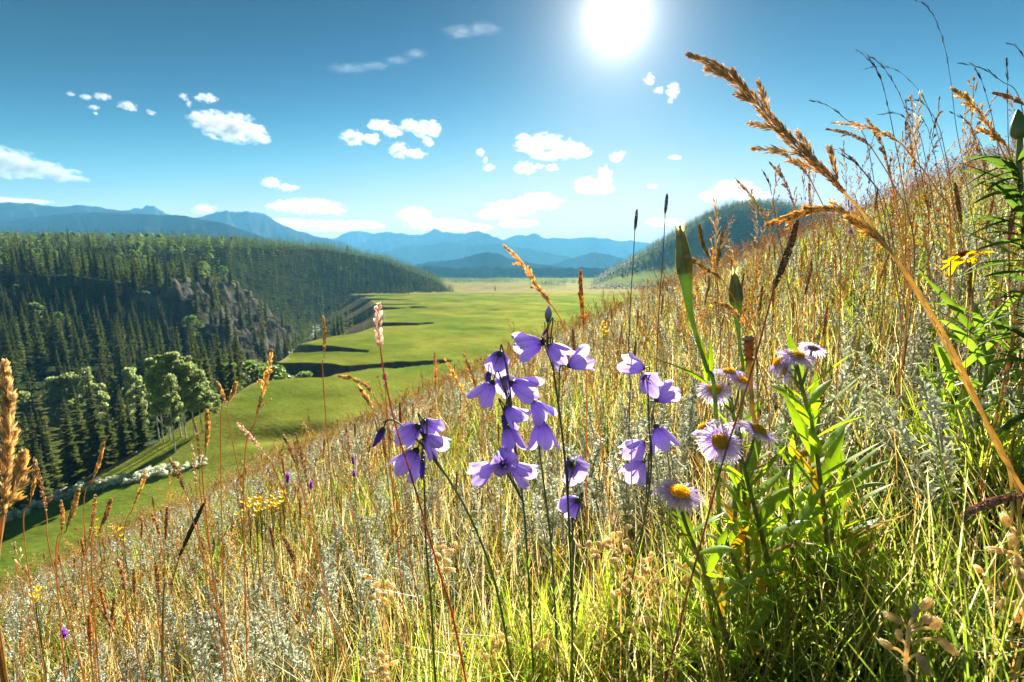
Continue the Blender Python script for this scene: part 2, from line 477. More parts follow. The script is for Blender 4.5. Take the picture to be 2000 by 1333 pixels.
def polar(az, rr):
    A, R = np.meshgrid(az, rr, indexing='xy')
    return R * np.sin(A), R * np.cos(A)
azs = np.radians(np.concatenate([np.linspace(-180, -60, 40, endpoint=False), np.linspace(-60, 60, 760), np.linspace(60, 180, 41)[1:]]))
rrs = np.concatenate([np.geomspace(0.12, 55, 90, endpoint=False), np.geomspace(55, 900, 430, endpoint=False), np.geomspace(900, 2200, 90, endpoint=False), np.geomspace(2200, 13500, 24)])
gx, gy = polar(azs, rrs)
gz, gcov, gdr, gdm, gcl, gg = land(gx, gy)
gz[rrs > 2200] = np.minimum(gz[rrs > 2200], -34)
nr, na = gx.shape
# slope for the cover colours
sl = np.zeros_like(gz)
sl[1:-1] = np.abs(gz[2:] - gz[:-2]) / (rrs[2:] - rrs[:-2])[:, None]
dth = np.gradient(azs)
sl = np.hypot(sl, np.abs(np.gradient(gz, axis=1)) / (dth[None] * rrs[:, None]))
def lerp(a, b, t): return np.asarray(a) + (np.asarray(b) - np.asarray(a)) * t[..., None]
n1 = fbm(gx / 30, gy / 30, oct=4, seed=41); n2 = fbm(gx / 3.5, gy / 3.5, oct=3, seed=42)
turf = lerp((0.074, 0.108, 0.013), (0.135, 0.142, 0.022), np.clip(0.5 + 0.9 * n1, 0, 1))
turf = turf * (1 + 0.20 * n2 + 0.22 * fbm(gx / 12, gy / 12, oct=3, seed=43))[..., None]
dist = np.hypot(gx, gy)
dry = sstep(640, 700, dist + 22 * n1) * sstep(1500, 1250, dist)
turf = lerp(turf, (0.17, 0.145, 0.065), dry * np.clip(0.8 + 0.5 * n1, 0, 1))
earth = lerp((0.10, 0.085, 0.055), (0.06, 0.055, 0.035), np.clip(0.5 + n2, 0, 1))
rockc = lerp((0.17, 0.15, 0.12), (0.05, 0.042, 0.034), np.clip(0.5 + 1.6 * n2 + 0.8 * n1, 0, 1))
floor_c = lerp((0.030, 0.042, 0.016), (0.055, 0.065, 0.022), np.clip(0.5 + n1, 0, 1))
tint = turf.copy()
steep = sstep(0.42, 0.68, sl + 0.12 * n2)
tint = np.where((gcov == 0)[..., None], lerp(turf, earth, steep * sstep(60, 120, dist)), tint)
tint = np.where((gcov == 3)[..., None], lerp(lerp(turf, (0.11, 0.12, 0.035), np.clip(0.5 + n1, 0, 1)), earth, sstep(0.30, 0.5, sl + 0.2 * n2)), tint)
fb = lerp(floor_c, rockc, gcl * sstep(3, 8, gdr) * sstep(95, 70, gdr + 14 * n1) * sstep(0.30, 0.5, sl + 0.1 * n2))
mossy = gcl * sstep(0.62, 0.4, sl) * sstep(12, 30, gdr) * sstep(95, 60, gdr)
fb = lerp(fb, (0.15, 0.20, 0.03), 0.9 * mossy * sstep(-0.1, 0.3, n1))
tint = np.where((gcov == 2)[..., None], fb, tint)
glade = sstep(-0.25, 0.1, fbm(gx / 90, gy / 90, oct=3, seed=61)) * sstep(110, 20, gz)
tint = np.where((gcov == 4)[..., None], lerp((0.045, 0.065, 0.025), (0.11, 0.13, 0.035), glade * 0.8), tint)
soil = lerp((0.070, 0.052, 0.030), (0.11, 0.088, 0.045), np.clip(0.5 + n2, 0, 1))
tint = np.where((gcov == 1)[..., None], lerp(soil, turf, sstep(16, 34, dist)), tint)
crest = np.exp(-((gdm - 1.0) / 2.6) ** 2) * sstep(110, 150, dist) * sstep(760, 600, dist) * np.clip(0.6 + n2, 0, 1)  # dry tan grass on the rims, also painting in the sunlit crest lines
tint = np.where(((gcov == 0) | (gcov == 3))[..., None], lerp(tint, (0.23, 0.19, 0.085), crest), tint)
river = (np.abs(gdr) < 5.5) & (gz < -57)
tint[river] = (0.05, 0.07, 0.07)
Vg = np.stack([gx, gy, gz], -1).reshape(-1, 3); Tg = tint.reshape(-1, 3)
ii, jj = np.meshgrid(np.arange(nr - 1), np.arange(na - 1), indexing='ij')
F = np.stack([ii*na + jj, ii*na + jj + 1, (ii+1)*na + jj + 1, (ii+1)*na + jj], -1).reshape(-1, 4)[:, ::-1]
fc = gcov[:-1, :-1].ravel()
M_turf = ground_mat("turf", s1=0.9, s2=0.05, amp=0.30, bump=0.5, bscale=1.2, gloss=0.58)
M_rock = ground_mat("forest_floor_and_rock", s1=0.5, s2=0.06, amp=0.55, bump=1.0, bscale=0.45)
M_soil = ground_mat("hill_soil", s1=30.0, s2=2.0, amp=0.5, bump=0.6, bscale=60.0)
def sub_sheet(name, sel, mat):
    f = F[sel]
    u, inv = np.unique(f.ravel(), return_inverse=True)
    me = mesh_from(name, Vg[u], [inv.reshape(-1, 4)], Tg[u], smooth=True)
    me.materials.append(mat)
    return link(name, me, kind="structure")
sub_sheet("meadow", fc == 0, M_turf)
sub_sheet("hillside", fc == 1, M_soil)
sub_sheet("forest_slope", fc == 2, M_rock)
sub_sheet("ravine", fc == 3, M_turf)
sub_sheet("far_hill", fc == 4, M_turf)

def land_z(x, y):
    x = np.atleast_1d(np.asarray(x, float)); y = np.atleast_1d(np.asarray(y, float))
    return land(x, y)[0]

# river in the canyon bottom, with white water
def river_mat():
    m, n, l = new_mat("river_water")
    out = n.new("ShaderNodeOutputMaterial"); p = n.new("ShaderNodeBsdfPrincipled")
    tc = n.new("ShaderNodeTexCoord"); no = n.new("ShaderNodeTexNoise"); no.inputs["Scale"].default_value = 0.18; no.inputs["Detail"].default_value = 6
    l.new(tc.outputs["Object"], no.inputs["Vector"])
    cr = n.new("ShaderNodeValToRGB"); cr.color_ramp.elements[0].position = 0.50; cr.color_ramp.elements[0].color = (0.05, 0.08, 0.08, 1)
    cr.color_ramp.elements[1].position = 0.62; cr.color_ramp.elements[1].color = (0.75, 0.78, 0.8, 1)
    l.new(no.outputs["Fac"], cr.inputs[0]); l.new(cr.outputs[0], p.inputs["Base Color"])
    p.inputs["Roughness"].default_value = 0.25
    b = n.new("ShaderNodeBump"); b.inputs["Strength"].default_value = 0.5; l.new(no.outputs["Fac"], b.inputs["Height"]); l.new(b.outputs[0], p.inputs["Normal"])
    l.new(p.outputs[0], out.inputs["Surface"])
    return m
rp = spline(RIV[1:-1], 120); tt = np.gradient(rp, axis=0); tt /= np.linalg.norm(tt, axis=1)[:, None]
nrm2 = np.stack([-tt[:, 1], tt[:, 0]], -1)
rows = [np.concatenate([rp + nrm2 * w, np.full((120, 1), -58.6)], 1) for w in (3.5, 1.2, -1.2, -3.5)]
rv = np.stack(rows, 1).reshape(-1, 3); i = np.arange(119)[:, None] * 4; j = np.arange(3)[None]
me = mesh_from("river", rv, [np.stack([i+j, i+j+1, i+j+5, i+j+4], -1).reshape(-1, 4)], smooth=True); me.materials.append(river_mat())
link("river", me, kind="structure")

# ---------------------------------------------------------------- blue ranges: ridge lines measured in the photo, each a real ridge with two flanks
M_mtn = ground_mat("wooded_mountain", s1=0.012, s2=0.002, amp=0.35, bump=0.0, bscale=0.02)
def mountain(name, prof, D, col, wob=0.0, flank=0.42, seed=0, base=-40.0):
    prof = np.array(prof, float)
    n = 260
    px = np.linspace(prof[0, 0], prof[-1, 0], n)
    # smooth the measured line a little, then give it small teeth
    py = np.interp(px, prof[:, 0], prof[:, 1])
    k = np.array([1, 2, 3, 2, 1.]); k /= k.sum(); py = np.convolve(np.pad(py, 2, mode='edge'), k, 'valid')
    r = np.array([ray(a, b) for a, b in zip(px, py)])
    dirs = r / r[:, 1:2]
    Dn = D * (1 + 0.06 * fbm(px / 90, px * 0, oct=3, seed=seed))
    top = dirs * Dn[:, None]
    top[:, 2] += wob * D * 0.004 * fbm(px / 9, px * 0 + seed, oct=3, seed=seed + 3)
    zt = np.maximum(top[:, 2], base + 2)
    cs = np.concatenate([np.linspace(-1, 0, 26), np.linspace(0, 1, 8)[1:]])
    out = []
    w = (zt - base) / flank
    ridge = np.abs(fbm(px / 38, px * 0 + 5, oct=3, seed=seed + 7))
    for c in cs:
        ac = abs(c)
        prof_c = (1 - ac) ** 1.25 if c < 0 else (1 - ac)
        yy = Dn + c * w * (1.0 if c < 0 else 0.8)
        spur = fbm(px / 30 + 0.6 * c, np.full(n, c * 2.2), oct=4, seed=seed + 9)
        z = base + (zt - base) * np.clip(prof_c + 0.30 * spur * np.sin(np.pi * ac) , 0, 1) 
        out.append(np.stack([dirs[:, 0] * yy, yy, z], -1))
    V = np.stack(out, 0); m = len(cs)
    a, b = np.meshgrid(np.arange(m - 1), np.arange(n - 1), indexing='ij')
    Fm = np.stack([a*n+b, a*n+b+1, (a+1)*n+b+1, (a+1)*n+b], -1).reshape(-1, 4)
    me = mesh_from(name, V.reshape(-1, 3), [Fm], np.tile(np.asarray(col, float), (m*n, 1)), smooth=True)
    me.materials.append(M_mtn)
    return link(name, me, kind="structure")
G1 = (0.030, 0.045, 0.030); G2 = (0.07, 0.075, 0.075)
mountain("mountain", [(-700, 420), (-300, 400), (0, 395), (60, 397), (110, 405), (160, 400), (235, 412), (330, 430), (420, 455), (520, 468), (600, 500), (700, 545)], 3900, G1, 0.5, seed=1)
mountain("mountain", [(-700, 460), (-300, 440), (0, 433), (60, 425), (130, 416), (220, 415), (300, 420), (350, 420), (440, 437), (520, 465), (600, 500), (680, 545)], 3000, G1, 0.4, seed=2)
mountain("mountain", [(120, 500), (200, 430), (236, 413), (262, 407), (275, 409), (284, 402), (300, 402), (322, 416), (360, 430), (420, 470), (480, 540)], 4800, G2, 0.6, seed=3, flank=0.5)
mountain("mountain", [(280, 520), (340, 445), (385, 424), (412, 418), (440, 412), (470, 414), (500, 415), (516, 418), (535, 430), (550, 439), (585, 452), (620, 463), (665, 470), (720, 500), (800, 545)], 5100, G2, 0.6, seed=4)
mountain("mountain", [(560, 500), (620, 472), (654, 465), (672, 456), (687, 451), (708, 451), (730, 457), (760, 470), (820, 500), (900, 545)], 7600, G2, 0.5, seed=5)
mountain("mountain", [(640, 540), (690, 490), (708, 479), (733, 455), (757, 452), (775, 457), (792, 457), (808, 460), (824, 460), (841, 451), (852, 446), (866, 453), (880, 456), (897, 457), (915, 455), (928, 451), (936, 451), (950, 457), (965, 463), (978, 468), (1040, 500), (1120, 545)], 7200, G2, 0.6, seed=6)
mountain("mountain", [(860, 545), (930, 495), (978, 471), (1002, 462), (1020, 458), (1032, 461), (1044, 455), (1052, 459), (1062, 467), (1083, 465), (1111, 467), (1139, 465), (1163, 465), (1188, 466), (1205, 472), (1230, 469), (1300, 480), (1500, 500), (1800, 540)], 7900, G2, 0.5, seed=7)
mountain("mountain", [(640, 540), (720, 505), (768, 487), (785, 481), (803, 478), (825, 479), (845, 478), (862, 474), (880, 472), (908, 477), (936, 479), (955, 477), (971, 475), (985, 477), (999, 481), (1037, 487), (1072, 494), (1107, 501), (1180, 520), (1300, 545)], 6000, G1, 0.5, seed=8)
mountain("mountain", [(980, 540), (1069, 519), (1118, 505), (1160, 493), (1195, 499), (1280, 520), (1400, 545)], 4600, G1, 0.5, seed=9)
mountain("mountain", [(740, 535), (838, 512), (897, 507), (922, 499), (936, 494), (950, 493), (971, 495), (992, 504), (1037, 514), (1100, 522), (1200, 545)], 3600, G1, 0.5, seed=10)
mountain("mountain", [(600, 530), (700, 524), (838, 521), (900, 524), (1000, 522), (1060, 524), (1150, 523), (1250, 530)], 2400, (0.028, 0.042, 0.022), 1.0, seed=11, flank=0.3)

# ---------------------------------------------------------------- haze: one closed box of even pale air
def haze_box():
    m, n, l = new_mat("haze_air")
    out = n.new("ShaderNodeOutputMaterial"); v = n.new("ShaderNodeVolumePrincipled")
    v.inputs["Color"].default_value = (0.15, 0.50, 0.84, 1)
    v.inputs["Density"].default_value = 0.000098
    v.inputs["Anisotropy"].default_value = 0.1
    l.new(v.outputs[0], out.inputs["Volume"])
    bm = bmesh.new(); bmesh.ops.create_cube(bm, size=1.0)
    bmesh.ops.scale(bm, vec=(32000, 24600, 745), verts=bm.verts)
    bmesh.ops.translate(bm, vec=(0, -1900, 745/2 - 74), verts=bm.verts)
    me = bpy.data.meshes.new("haze"); bm.to_mesh(me); bm.free(); me.materials.append(m)
    return link("haze", me, kind="stuff")
haze_box()

# ---------------------------------------------------------------- clouds
def cloud_mat(blobs, density, rmean, seed, thin, white):
    """vapour: denser inside the measured lobes, its rim torn by noise"""
    m, n, l = new_mat("cloud_vapour")
    out = n.new("ShaderNodeOutputMaterial"); v = n.new("ShaderNodeVolumePrincipled")
    v.inputs["Color"].default_value = (white, white * 1.02, white * 1.04, 1)
    v.inputs["Anisotropy"].default_value = 0.45
    tc = n.new("ShaderNodeTexCoord")
    prev = None
    for c, r in blobs:
        sb = n.new("ShaderNodeVectorMath"); sb.operation = 'SUBTRACT'; sb.inputs[1].default_value = c
        dv = n.new("ShaderNodeVectorMath"); dv.operation = 'DIVIDE'; dv.inputs[1].default_value = r
        ln = n.new("ShaderNodeVectorMath"); ln.operation = 'LENGTH'
        l.new(tc.outputs["Object"], sb.inputs[0]); l.new(sb.outputs[0], dv.inputs[0]); l.new(dv.outputs[0], ln.inputs[0])
        if prev is None: prev = ln.outputs["Value"]
        else:
            mn = n.new("ShaderNodeMath"); mn.operation = 'SMOOTH_MIN'; mn.inputs[2].default_value = 0.25
            l.new(prev, mn.inputs[0]); l.new(ln.outputs["Value"], mn.inputs[1]); prev = mn.outputs[0]
    mp = n.new("ShaderNodeMapping"); mp.inputs["Scale"].default_value = (0.62, 0.62, 1.15) if not thin else (0.35, 0.6, 1.6)
    mp.inputs["Location"].default_value = (seed * 3.1, seed * 1.7, seed * 0.7)
    no = n.new("ShaderNodeTexNoise"); no.inputs["Scale"].default_value = 1.5 / rmean
    no.inputs["Detail"].default_value = 5.0; no.inputs["Roughness"].default_value = 0.66
    l.new(tc.outputs["Object"], mp.inputs[0]); l.new(mp.outputs[0], no.inputs["Vector"])
    a = n.new("ShaderNodeMath"); a.operation = 'MULTIPLY_ADD'; a.inputs[1].default_value = 3.4; a.inputs[2].default_value = -1.70 - 0.12 + 1.0
    l.new(no.outputs["Fac"], a.inputs[0])
    b = n.new("ShaderNodeMath"); b.operation = 'SUBTRACT'; l.new(a.outputs[0], b.inputs[0]); l.new(prev, b.inputs[1])
    c = n.new("ShaderNodeMapRange"); c.inputs[1].default_value = 0.0; c.inputs[2].default_value = 0.85 if not thin else 1.1
    c.inputs[3].default_value = 0.0; c.inputs[4].default_value = density
    l.new(b.outputs[0], c.inputs[0]); l.new(c.outputs[0], v.inputs["Density"])
    l.new(v.outputs[0], out.inputs["Volume"])
    return m
def cloud(label, blobs, od=7.0, rough=0.5, group="white clouds"):
    c = np.array(blobs, float)
    cx, cy = c[:, 0].mean(), c[:, 1].mean()
    d = ray(cx, cy); el = d[2] / d[1]
    D = min(1330.0 / max(el, 0.06), 15500.0)
    s = D / FPX
    o0 = at_depth(cx, cy, D)
    bm = bmesh.new(); lobes = []
    for (px, py, rx, ry) in blobs:
        p = at_depth(px, py, D) - o0
        rr = (rx * s * 1.10, (0.45 * rx + 0.55 * ry) * s * 1.10, ry * s * 1.12)
        lobes.append((tuple(p), rr))
        bmesh.ops.create_icosphere(bm, subdivisions=3, radius=1.14, matrix=Matrix.Translation(p) @ Matrix.Diagonal((*rr, 1)))
    rmean = c[:, 3].mean() * s
    me0 = bpy.data.meshes.new("cloud_raw"); bm.to_mesh(me0); bm.free()
    o = bpy.data.objects.new("cloud_raw", me0); COL.objects.link(o)
    md = o.modifiers.new("r", 'REMESH'); md.mode = 'VOXEL'; md.voxel_size = max(min(c[:, 3].min() * s / 4, rmean / 6), c[:, 2].max() * s / 60)
    dg = bpy.context.evaluated_depsgraph_get()
    me = bpy.data.meshes.new_from_object(o.evaluated_get(dg))
    bpy.data.objects.remove(o); bpy.data.meshes.remove(me0)
    me.materials.clear(); me.materials.append(cloud_mat(lobes, (0.42 if od > 1 else 1.6) * od / (2 * rmean), rmean, (abs(cx) + abs(cy)) % 37, od < 1, 0.54 if el > 0.2 else 0.80))
    me.name = "cloud"
    ob = link("cloud", me)
    ob.location = o0
    ob["label"] = label; ob["category"] = "cloud"; ob["group"] = group
    return ob
CLOUDS = [
 ("long slanting white cloud cut by the left edge of the photo", [(-60, 308, 60, 26), (-10, 316, 55, 27), (30, 320, 42, 23), (75, 331, 38, 17), (115, 341, 36, 13), (148, 350, 24, 7)], 8, .45),
 ("large slanting white cloud tapering to a point, biggest cloud left of the sun", [(392, 234, 24, 15), (425, 244, 36, 22), (460, 250, 40, 25), (492, 262, 30, 17), (515, 274, 18, 6)], 8, .5),
 ("small torn puff just above the large slanting cloud", [(405, 192, 18, 8), (388, 192, 8, 5)], 5, .7),
 ("tiny tail of cloud at upper left tip of the large slanting cloud", [(358, 189, 8, 6), (369, 203, 5, 7)], 4, .7),
 ("scattered thin wisps of cloud, leftmost in the deep blue sky", [(138, 184, 8, 4), (168, 190, 11, 5), (200, 189, 15, 6), (183, 210, 11, 4), (186, 222, 5, 3)], 3.5, .7),
 ("small pointed white cloudlet between thin wisps and a tiny round puff", [(248, 207, 16, 7), (258, 213, 8, 5)], 5, .6),
 ("tiny faint round puff left of the large slanting cloud", [(295, 221, 8, 6)], 3, .7),
 ("rounded white cloud, leftmost of the cluster of four over the valley", [(690, 269, 23, 13), (725, 271, 17, 10)], 8, .5),
 ("narrow white cloud, upper middle of the cluster of four over the valley", [(742, 245, 24, 9), (768, 257, 18, 10)], 8, .5),
 ("curled white cloud, rightmost of the cluster of four over the valley", [(800, 245, 20, 10), (828, 252, 22, 14), (846, 252, 13, 15), (836, 277, 13, 9)], 8, .5),
 ("white cloud at the bottom of the cluster of four over the valley", [(780, 294, 19, 13), (810, 301, 22, 8)], 8, .5),
 ("broad bright white cloud in mid sky straight above the distant peaks", [(1028, 280, 24, 15), (1068, 288, 36, 22), (1110, 293, 30, 17), (1140, 297, 17, 9)], 8, .5),
 ("lumpy white cloud with a raised right end below the broad bright cloud", [(1150, 362, 25, 14), (1180, 345, 14, 19), (1178, 368, 22, 11)], 7, .55),
 ("small ragged cloud to the right of the broad bright cloud", [(1203, 307, 13, 10), (1216, 300, 8, 6)], 4, .7),
 ("ragged puff hanging below the left end of the broad bright cloud", [(1025, 329, 20, 11), (1052, 325, 10, 6), (1078, 328, 13, 6)], 5, .65),
 ("two joined specks of cloud left of the broad bright cloud", [(938, 298, 9, 8), (948, 312, 5, 7), (955, 328, 12, 7)], 4, .7),
 ("small white cloud low in the sky above the left forest", [(530, 357, 17, 9), (562, 367, 20, 6)], 6, .6),
 ("wide pale layered cloud low over the middle peaks", [(1052, 395, 44, 15), (1000, 408, 48, 14), (965, 420, 33, 10), (1010, 437, 38, 8)], 4.5, .55),
 ("white cloud behind the top of the wooded hill on the right", [(1390, 384, 24, 9), (1430, 370, 36, 16), (1470, 384, 34, 13)], 6, .55),
 ("small white cloud left part of the pair close under the sun", [(1268, 156, 11, 11)], 5, .6),
 ("upright white cloud right part of the pair close under the sun", [(1288, 176, 11, 6), (1314, 177, 11, 15), (1310, 197, 6, 6)], 5, .6),
 ("flat lens of cloud low above the gap between left peaks", [(600, 404, 62, 13), (560, 405, 38, 7), (650, 413, 25, 7)], 5, .45),
 ("long flat bank of cloud lying low behind the left peaks", [(620, 442, 80, 10), (700, 440, 50, 8), (560, 435, 40, 7)], 4, .5),
 ("heaped white cloud low behind the middle peaks", [(810, 423, 32, 17), (860, 440, 60, 11), (925, 446, 40, 7)], 4.5, .55),
 ("small flat cloud low beside the left foot of the wooded hill", [(1295, 434, 30, 9)], 4, .6),
 ("faint puff of cloud low beside the small far left peak", [(398, 408, 22, 10)], 3, .6),
 ("speck of cloud in mid sky right of the lumpy cloud", [(1275, 364, 11, 4)], 4, .6),
 ("tiny flat speck of cloud below the pair under the sun", [(1318, 308, 12, 4)], 4, .6),
 ("thin cirrus streak high left of the sun", [(900, 62, 36, 11), (945, 57, 36, 9)], 0.07, .5),
 ("long slanting cirrus streak in the upper middle of the sky", [(680, 134, 42, 6), (730, 129, 36, 5), (775, 118, 26, 6), (812, 105, 22, 8)], 0.06, .5),
 ("pale flat strip of cloud low over the far left range", [(-20, 391, 60, 5), (50, 394, 45, 4)], 3, .5),
]
for lb, bl, od, rg in CLOUDS:
    cloud(lb, bl, od, rg)

# ================================================================ TREES
def px_ground(px, py, tmin=40, tmax=2500):
    r = ray(px, py); t = np.geomspace(tmin, tmax, 900)
    P = r[None] * t[:, None]
    z = land_z(P[:, 0], P[:, 1])
    hit = np.nonzero(P[:, 2] < z)[0]
    k = hit[0] if len(hit) else len(t) - 1
    p = P[k].copy(); p[2] = land_z(p[0], p[1])[0]
    return p, t[k]

M_needle = leaf_mat("conifer_needles", trans=0.58, gloss=0.03, vary=0.25, nscale=0.6)
M_leaf = leaf_mat("aspen_leaves", trans=0.65, gloss=0.05, vary=0.22, nscale=0.5)
M_willow = leaf_mat("willow_leaves", trans=0.55, gloss=0.06, vary=0.2, nscale=1.5)
def bark_mat(name, c1, c2, scale):
    m, n, l = new_mat(name)
    out = n.new("ShaderNodeOutputMaterial"); p = n.new("ShaderNodeBsdfPrincipled"); p.inputs["Roughness"].default_value = 0.9
    tc = n.new("ShaderNodeTexCoord"); mp = n.new("ShaderNodeMapping"); mp.inputs["Scale"].default_value = (1, 1, 3)
    no = n.new("ShaderNodeTexNoise"); no.inputs["Scale"].default_value = scale; no.inputs["Detail"].default_value = 5
    l.new(tc.outputs["Object"], mp.inputs[0]); l.new(mp.outputs[0], no.inputs["Vector"])
    cr = n.new("ShaderNodeValToRGB"); cr.color_ramp.elements[0].position = 0.38; cr.color_ramp.elements[0].color = (*c1, 1)
    cr.color_ramp.elements[1].position = 0.55; cr.color_ramp.elements[1].color = (*c2, 1)
    l.new(no.outputs["Fac"], cr.inputs[0]); l.new(cr.outputs[0], p.inputs["Base Color"]); l.new(p.outputs[0], out.inputs["Surface"])
    return m
M_bark = bark_mat("conifer_bark", (0.05, 0.04, 0.03), (0.11, 0.09, 0.07), 6)
M_aspen_bark = bark_mat("aspen_bark", (0.12, 0.11, 0.09), (0.55, 0.52, 0.44), 2.5)

def conifer(seed, whorls, per, R=0.125, fan=1):
    """crown of drooping ragged boughs round a height of 1"""
    g = Geo(); rg = np.random.default_rng(seed)
    for w in range(whorls):
        t = 0.10 + 0.88 * (w / (whorls - 1)) ** 0.92
        rad = R * ((1 - t) ** 0.80 + 0.03) * (0.9 + 0.2 * math.sin(w * 2.4 + seed))
        nb = max(3, int(per * (0.55 + 0.6 * (1 - t))))
        for k in range(nb):
            a0 = 2 * math.pi * (k + rg.uniform(-.35, .35)) / nb + w * 1.1
            L0 = rad * rg.uniform(0.65, 1.2)
            droop = rg.uniform(0.25, 0.6) * (1 - 0.75 * t)
            z0 = t + rg.uniform(-.012, .012)
            for f in range(fan):
                a = a0 + (f - (fan - 1) / 2) * 0.42 + rg.uniform(-.08, .08)
                L = L0 * (1.0 if f == fan // 2 else rg.uniform(.6, .85))
                d = np.array((math.cos(a), math.sin(a), 0)); s = np.array((-math.sin(a), math.cos(a), 0))
                wd = L * (0.30 if fan > 1 else 0.50) + 0.004
                p0 = np.array((0, 0, z0)) + d * L * 0.05
                p1 = d * L * 0.55 + np.array((0, 0, z0 - droop * L * 0.42 + rg.uniform(-.004, .004)))
                p2 = d * L + np.array((0, 0, z0 - droop * L * 0.8 + 0.10 * L))
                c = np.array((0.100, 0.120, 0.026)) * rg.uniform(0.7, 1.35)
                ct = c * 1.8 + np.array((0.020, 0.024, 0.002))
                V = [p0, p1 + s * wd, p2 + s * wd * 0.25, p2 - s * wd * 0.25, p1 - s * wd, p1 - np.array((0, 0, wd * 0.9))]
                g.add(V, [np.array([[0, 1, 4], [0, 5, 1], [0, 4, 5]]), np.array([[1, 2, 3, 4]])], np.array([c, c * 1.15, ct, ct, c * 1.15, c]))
    tip = np.array((0.045, 0.075, 0.025))
    g.add([(0.006, 0, .95), (-.004, .005, .95), (-.004, -.005, .95), (0, 0, 1.02)], np.array([[0, 1, 3], [1, 2, 3], [2, 0, 3]]), tip)
    return g
def broadleaf(seed, n, low=0.30, rad=0.24, size=0.018, base=(0.075, 0.105, 0.035), clumps=14):
    """crown of leaf tufts in uneven clumps, height of 1"""
    g = Geo(); rg = np.random.default_rng(seed)
    cz = rg.uniform(low + 0.08, 0.92, clumps); ca = rg.uniform(0, 2 * np.pi, clumps)
    env = np.sin(np.pi * np.clip((cz - low) / (1.04 - low), 0.05, 1) ** 0.8)
    cr = rad * env * rg.uniform(0.25, 0.95, clumps)
    C = np.stack([cr * np.cos(ca), cr * np.sin(ca), cz], -1)
    S = rad * rg.uniform(0.28, 0.52, clumps) * (14.0 / clumps) ** 0.18
    k = rg.integers(0, clumps, n)
    d = rg.normal(size=(n, 3)); d /= np.linalg.norm(d, axis=1)[:, None]
    P = C[k] + d * (S[k] * rg.uniform(0.35, 1.05, n) ** 0.6)[:, None] * np.array((1, 1, 0.8))
    u = rg.normal(size=(n, 3)); u /= np.linalg.norm(u, axis=1)[:, None]
    v = np.cross(u, rg.normal(size=(n, 3))); v /= np.linalg.norm(v, axis=1)[:, None]
    sz = size * rg.uniform(0.6, 1.5, n)[:, None]
    V = np.stack([P - u * sz, P + v * sz * 0.75, P + u * sz, P - v * sz * 0.75], 1).reshape(-1, 3)
    q = np.arange(n)[:, None] * 4 + np.arange(4)[None]
    tone = (0.75 + 0.5 * rg.random(clumps))[k] * rg.uniform(0.75, 1.3, n)
    col = np.asarray(base)[None] * tone[:, None]
    g.add(V, [q], np.repeat(col, 4, 0))
    return g, C
def trunk_mesh(name, mat, r0, r1, h, seed, limbs=None, sides=6):
    g = Geo(); rg = np.random.default_rng(seed)
    n = 7; z = np.linspace(-0.03, h, n)
    b = np.cumsum(rg.normal(0, 0.006, (n, 2)), 0); b[0] = 0; b -= b[1]
    P = np.stack([b[:, 0], b[:, 1], z], -1)
    tube(g, P, np.linspace(r0, r1, n), (1, 1, 1), sides)
    if limbs is not None:
        for c in limbs:
            zz = max(0.2, c[2] - 0.14 - 0.25 * math.hypot(c[0], c[1])); k = np.interp(zz, z, np.arange(n)); i = int(k)
            p0 = P[i] + (P[min(i + 1, n - 1)] - P[i]) * (k - i)
            mid = (p0 + c) / 2 + np.array((0, 0, -0.02))
            tube(g, spline([p0, mid, c], 5), np.linspace(r0 * 0.45, r0 * 0.1, 5), (1, 1, 1), 4)
    return g.mesh(name, mat, smooth=True)

CON_HI = [conifer(100 + i, 24, 11, R=0.115 + 0.018 * (i % 3), fan=3) for i in range(4)]
CON_MD = [conifer(120 + i, 13, 7, R=0.115 + 0.02 * (i % 2), fan=1) for i in range(4)]
CON_LO = [conifer(140 + i, 7, 5, R=0.14, fan=1) for i in range(3)]
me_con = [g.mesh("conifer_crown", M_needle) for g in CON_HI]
me_con_t = [trunk_mesh("conifer_trunk", M_bark, 0.011, 0.002, 0.9, 200 + i, sides=5) for i in range(2)]
BL_MD = [broadleaf(160 + i, 420, low=0.18, rad=0.22, size=0.030, base=(0.12, 0.165, 0.042))[0] for i in range(3)]
BL_HI = [broadleaf(170 + i, 1500, low=0.16, rad=0.24, size=0.020, base=(0.12, 0.165, 0.042)) for i in range(2)]
me_bl = [g.mesh("broadleaf_crown", M_leaf) for g, c in BL_HI]
me_bl_t = [trunk_mesh("broadleaf_trunk", M_aspen_bark, 0.010, 0.003, 0.8, 210 + i, c[:5], 5) for i, (g, c) in enumerate(BL_HI)]
ASP = [broadleaf(180 + i, 5200, low=0.26, rad=0.112 + 0.016 * (i % 2), size=0.0098, base=(0.29, 0.34, 0.14), clumps=40) for i in range(4)]
me_asp = [g.mesh("aspen_crown", M_leaf) for g, c in ASP]
me_asp_t = [trunk_mesh("aspen_trunk", M_aspen_bark, 0.0085, 0.003, 0.85, 220 + i, c[:8], 7) for i, (g, c) in enumerate(ASP)]

def tree_thing(name, label, cat, crown, trunk, p, h, rz, wide=1.0, group=None, sink=0.3):
    o = thing(name, label, cat, (p[0], p[1], p[2] - sink), rz, group)
    o.scale = (h * wide, h * wide, h)
    link("crown", crown, o); link("trunk", trunk, o)
    return o

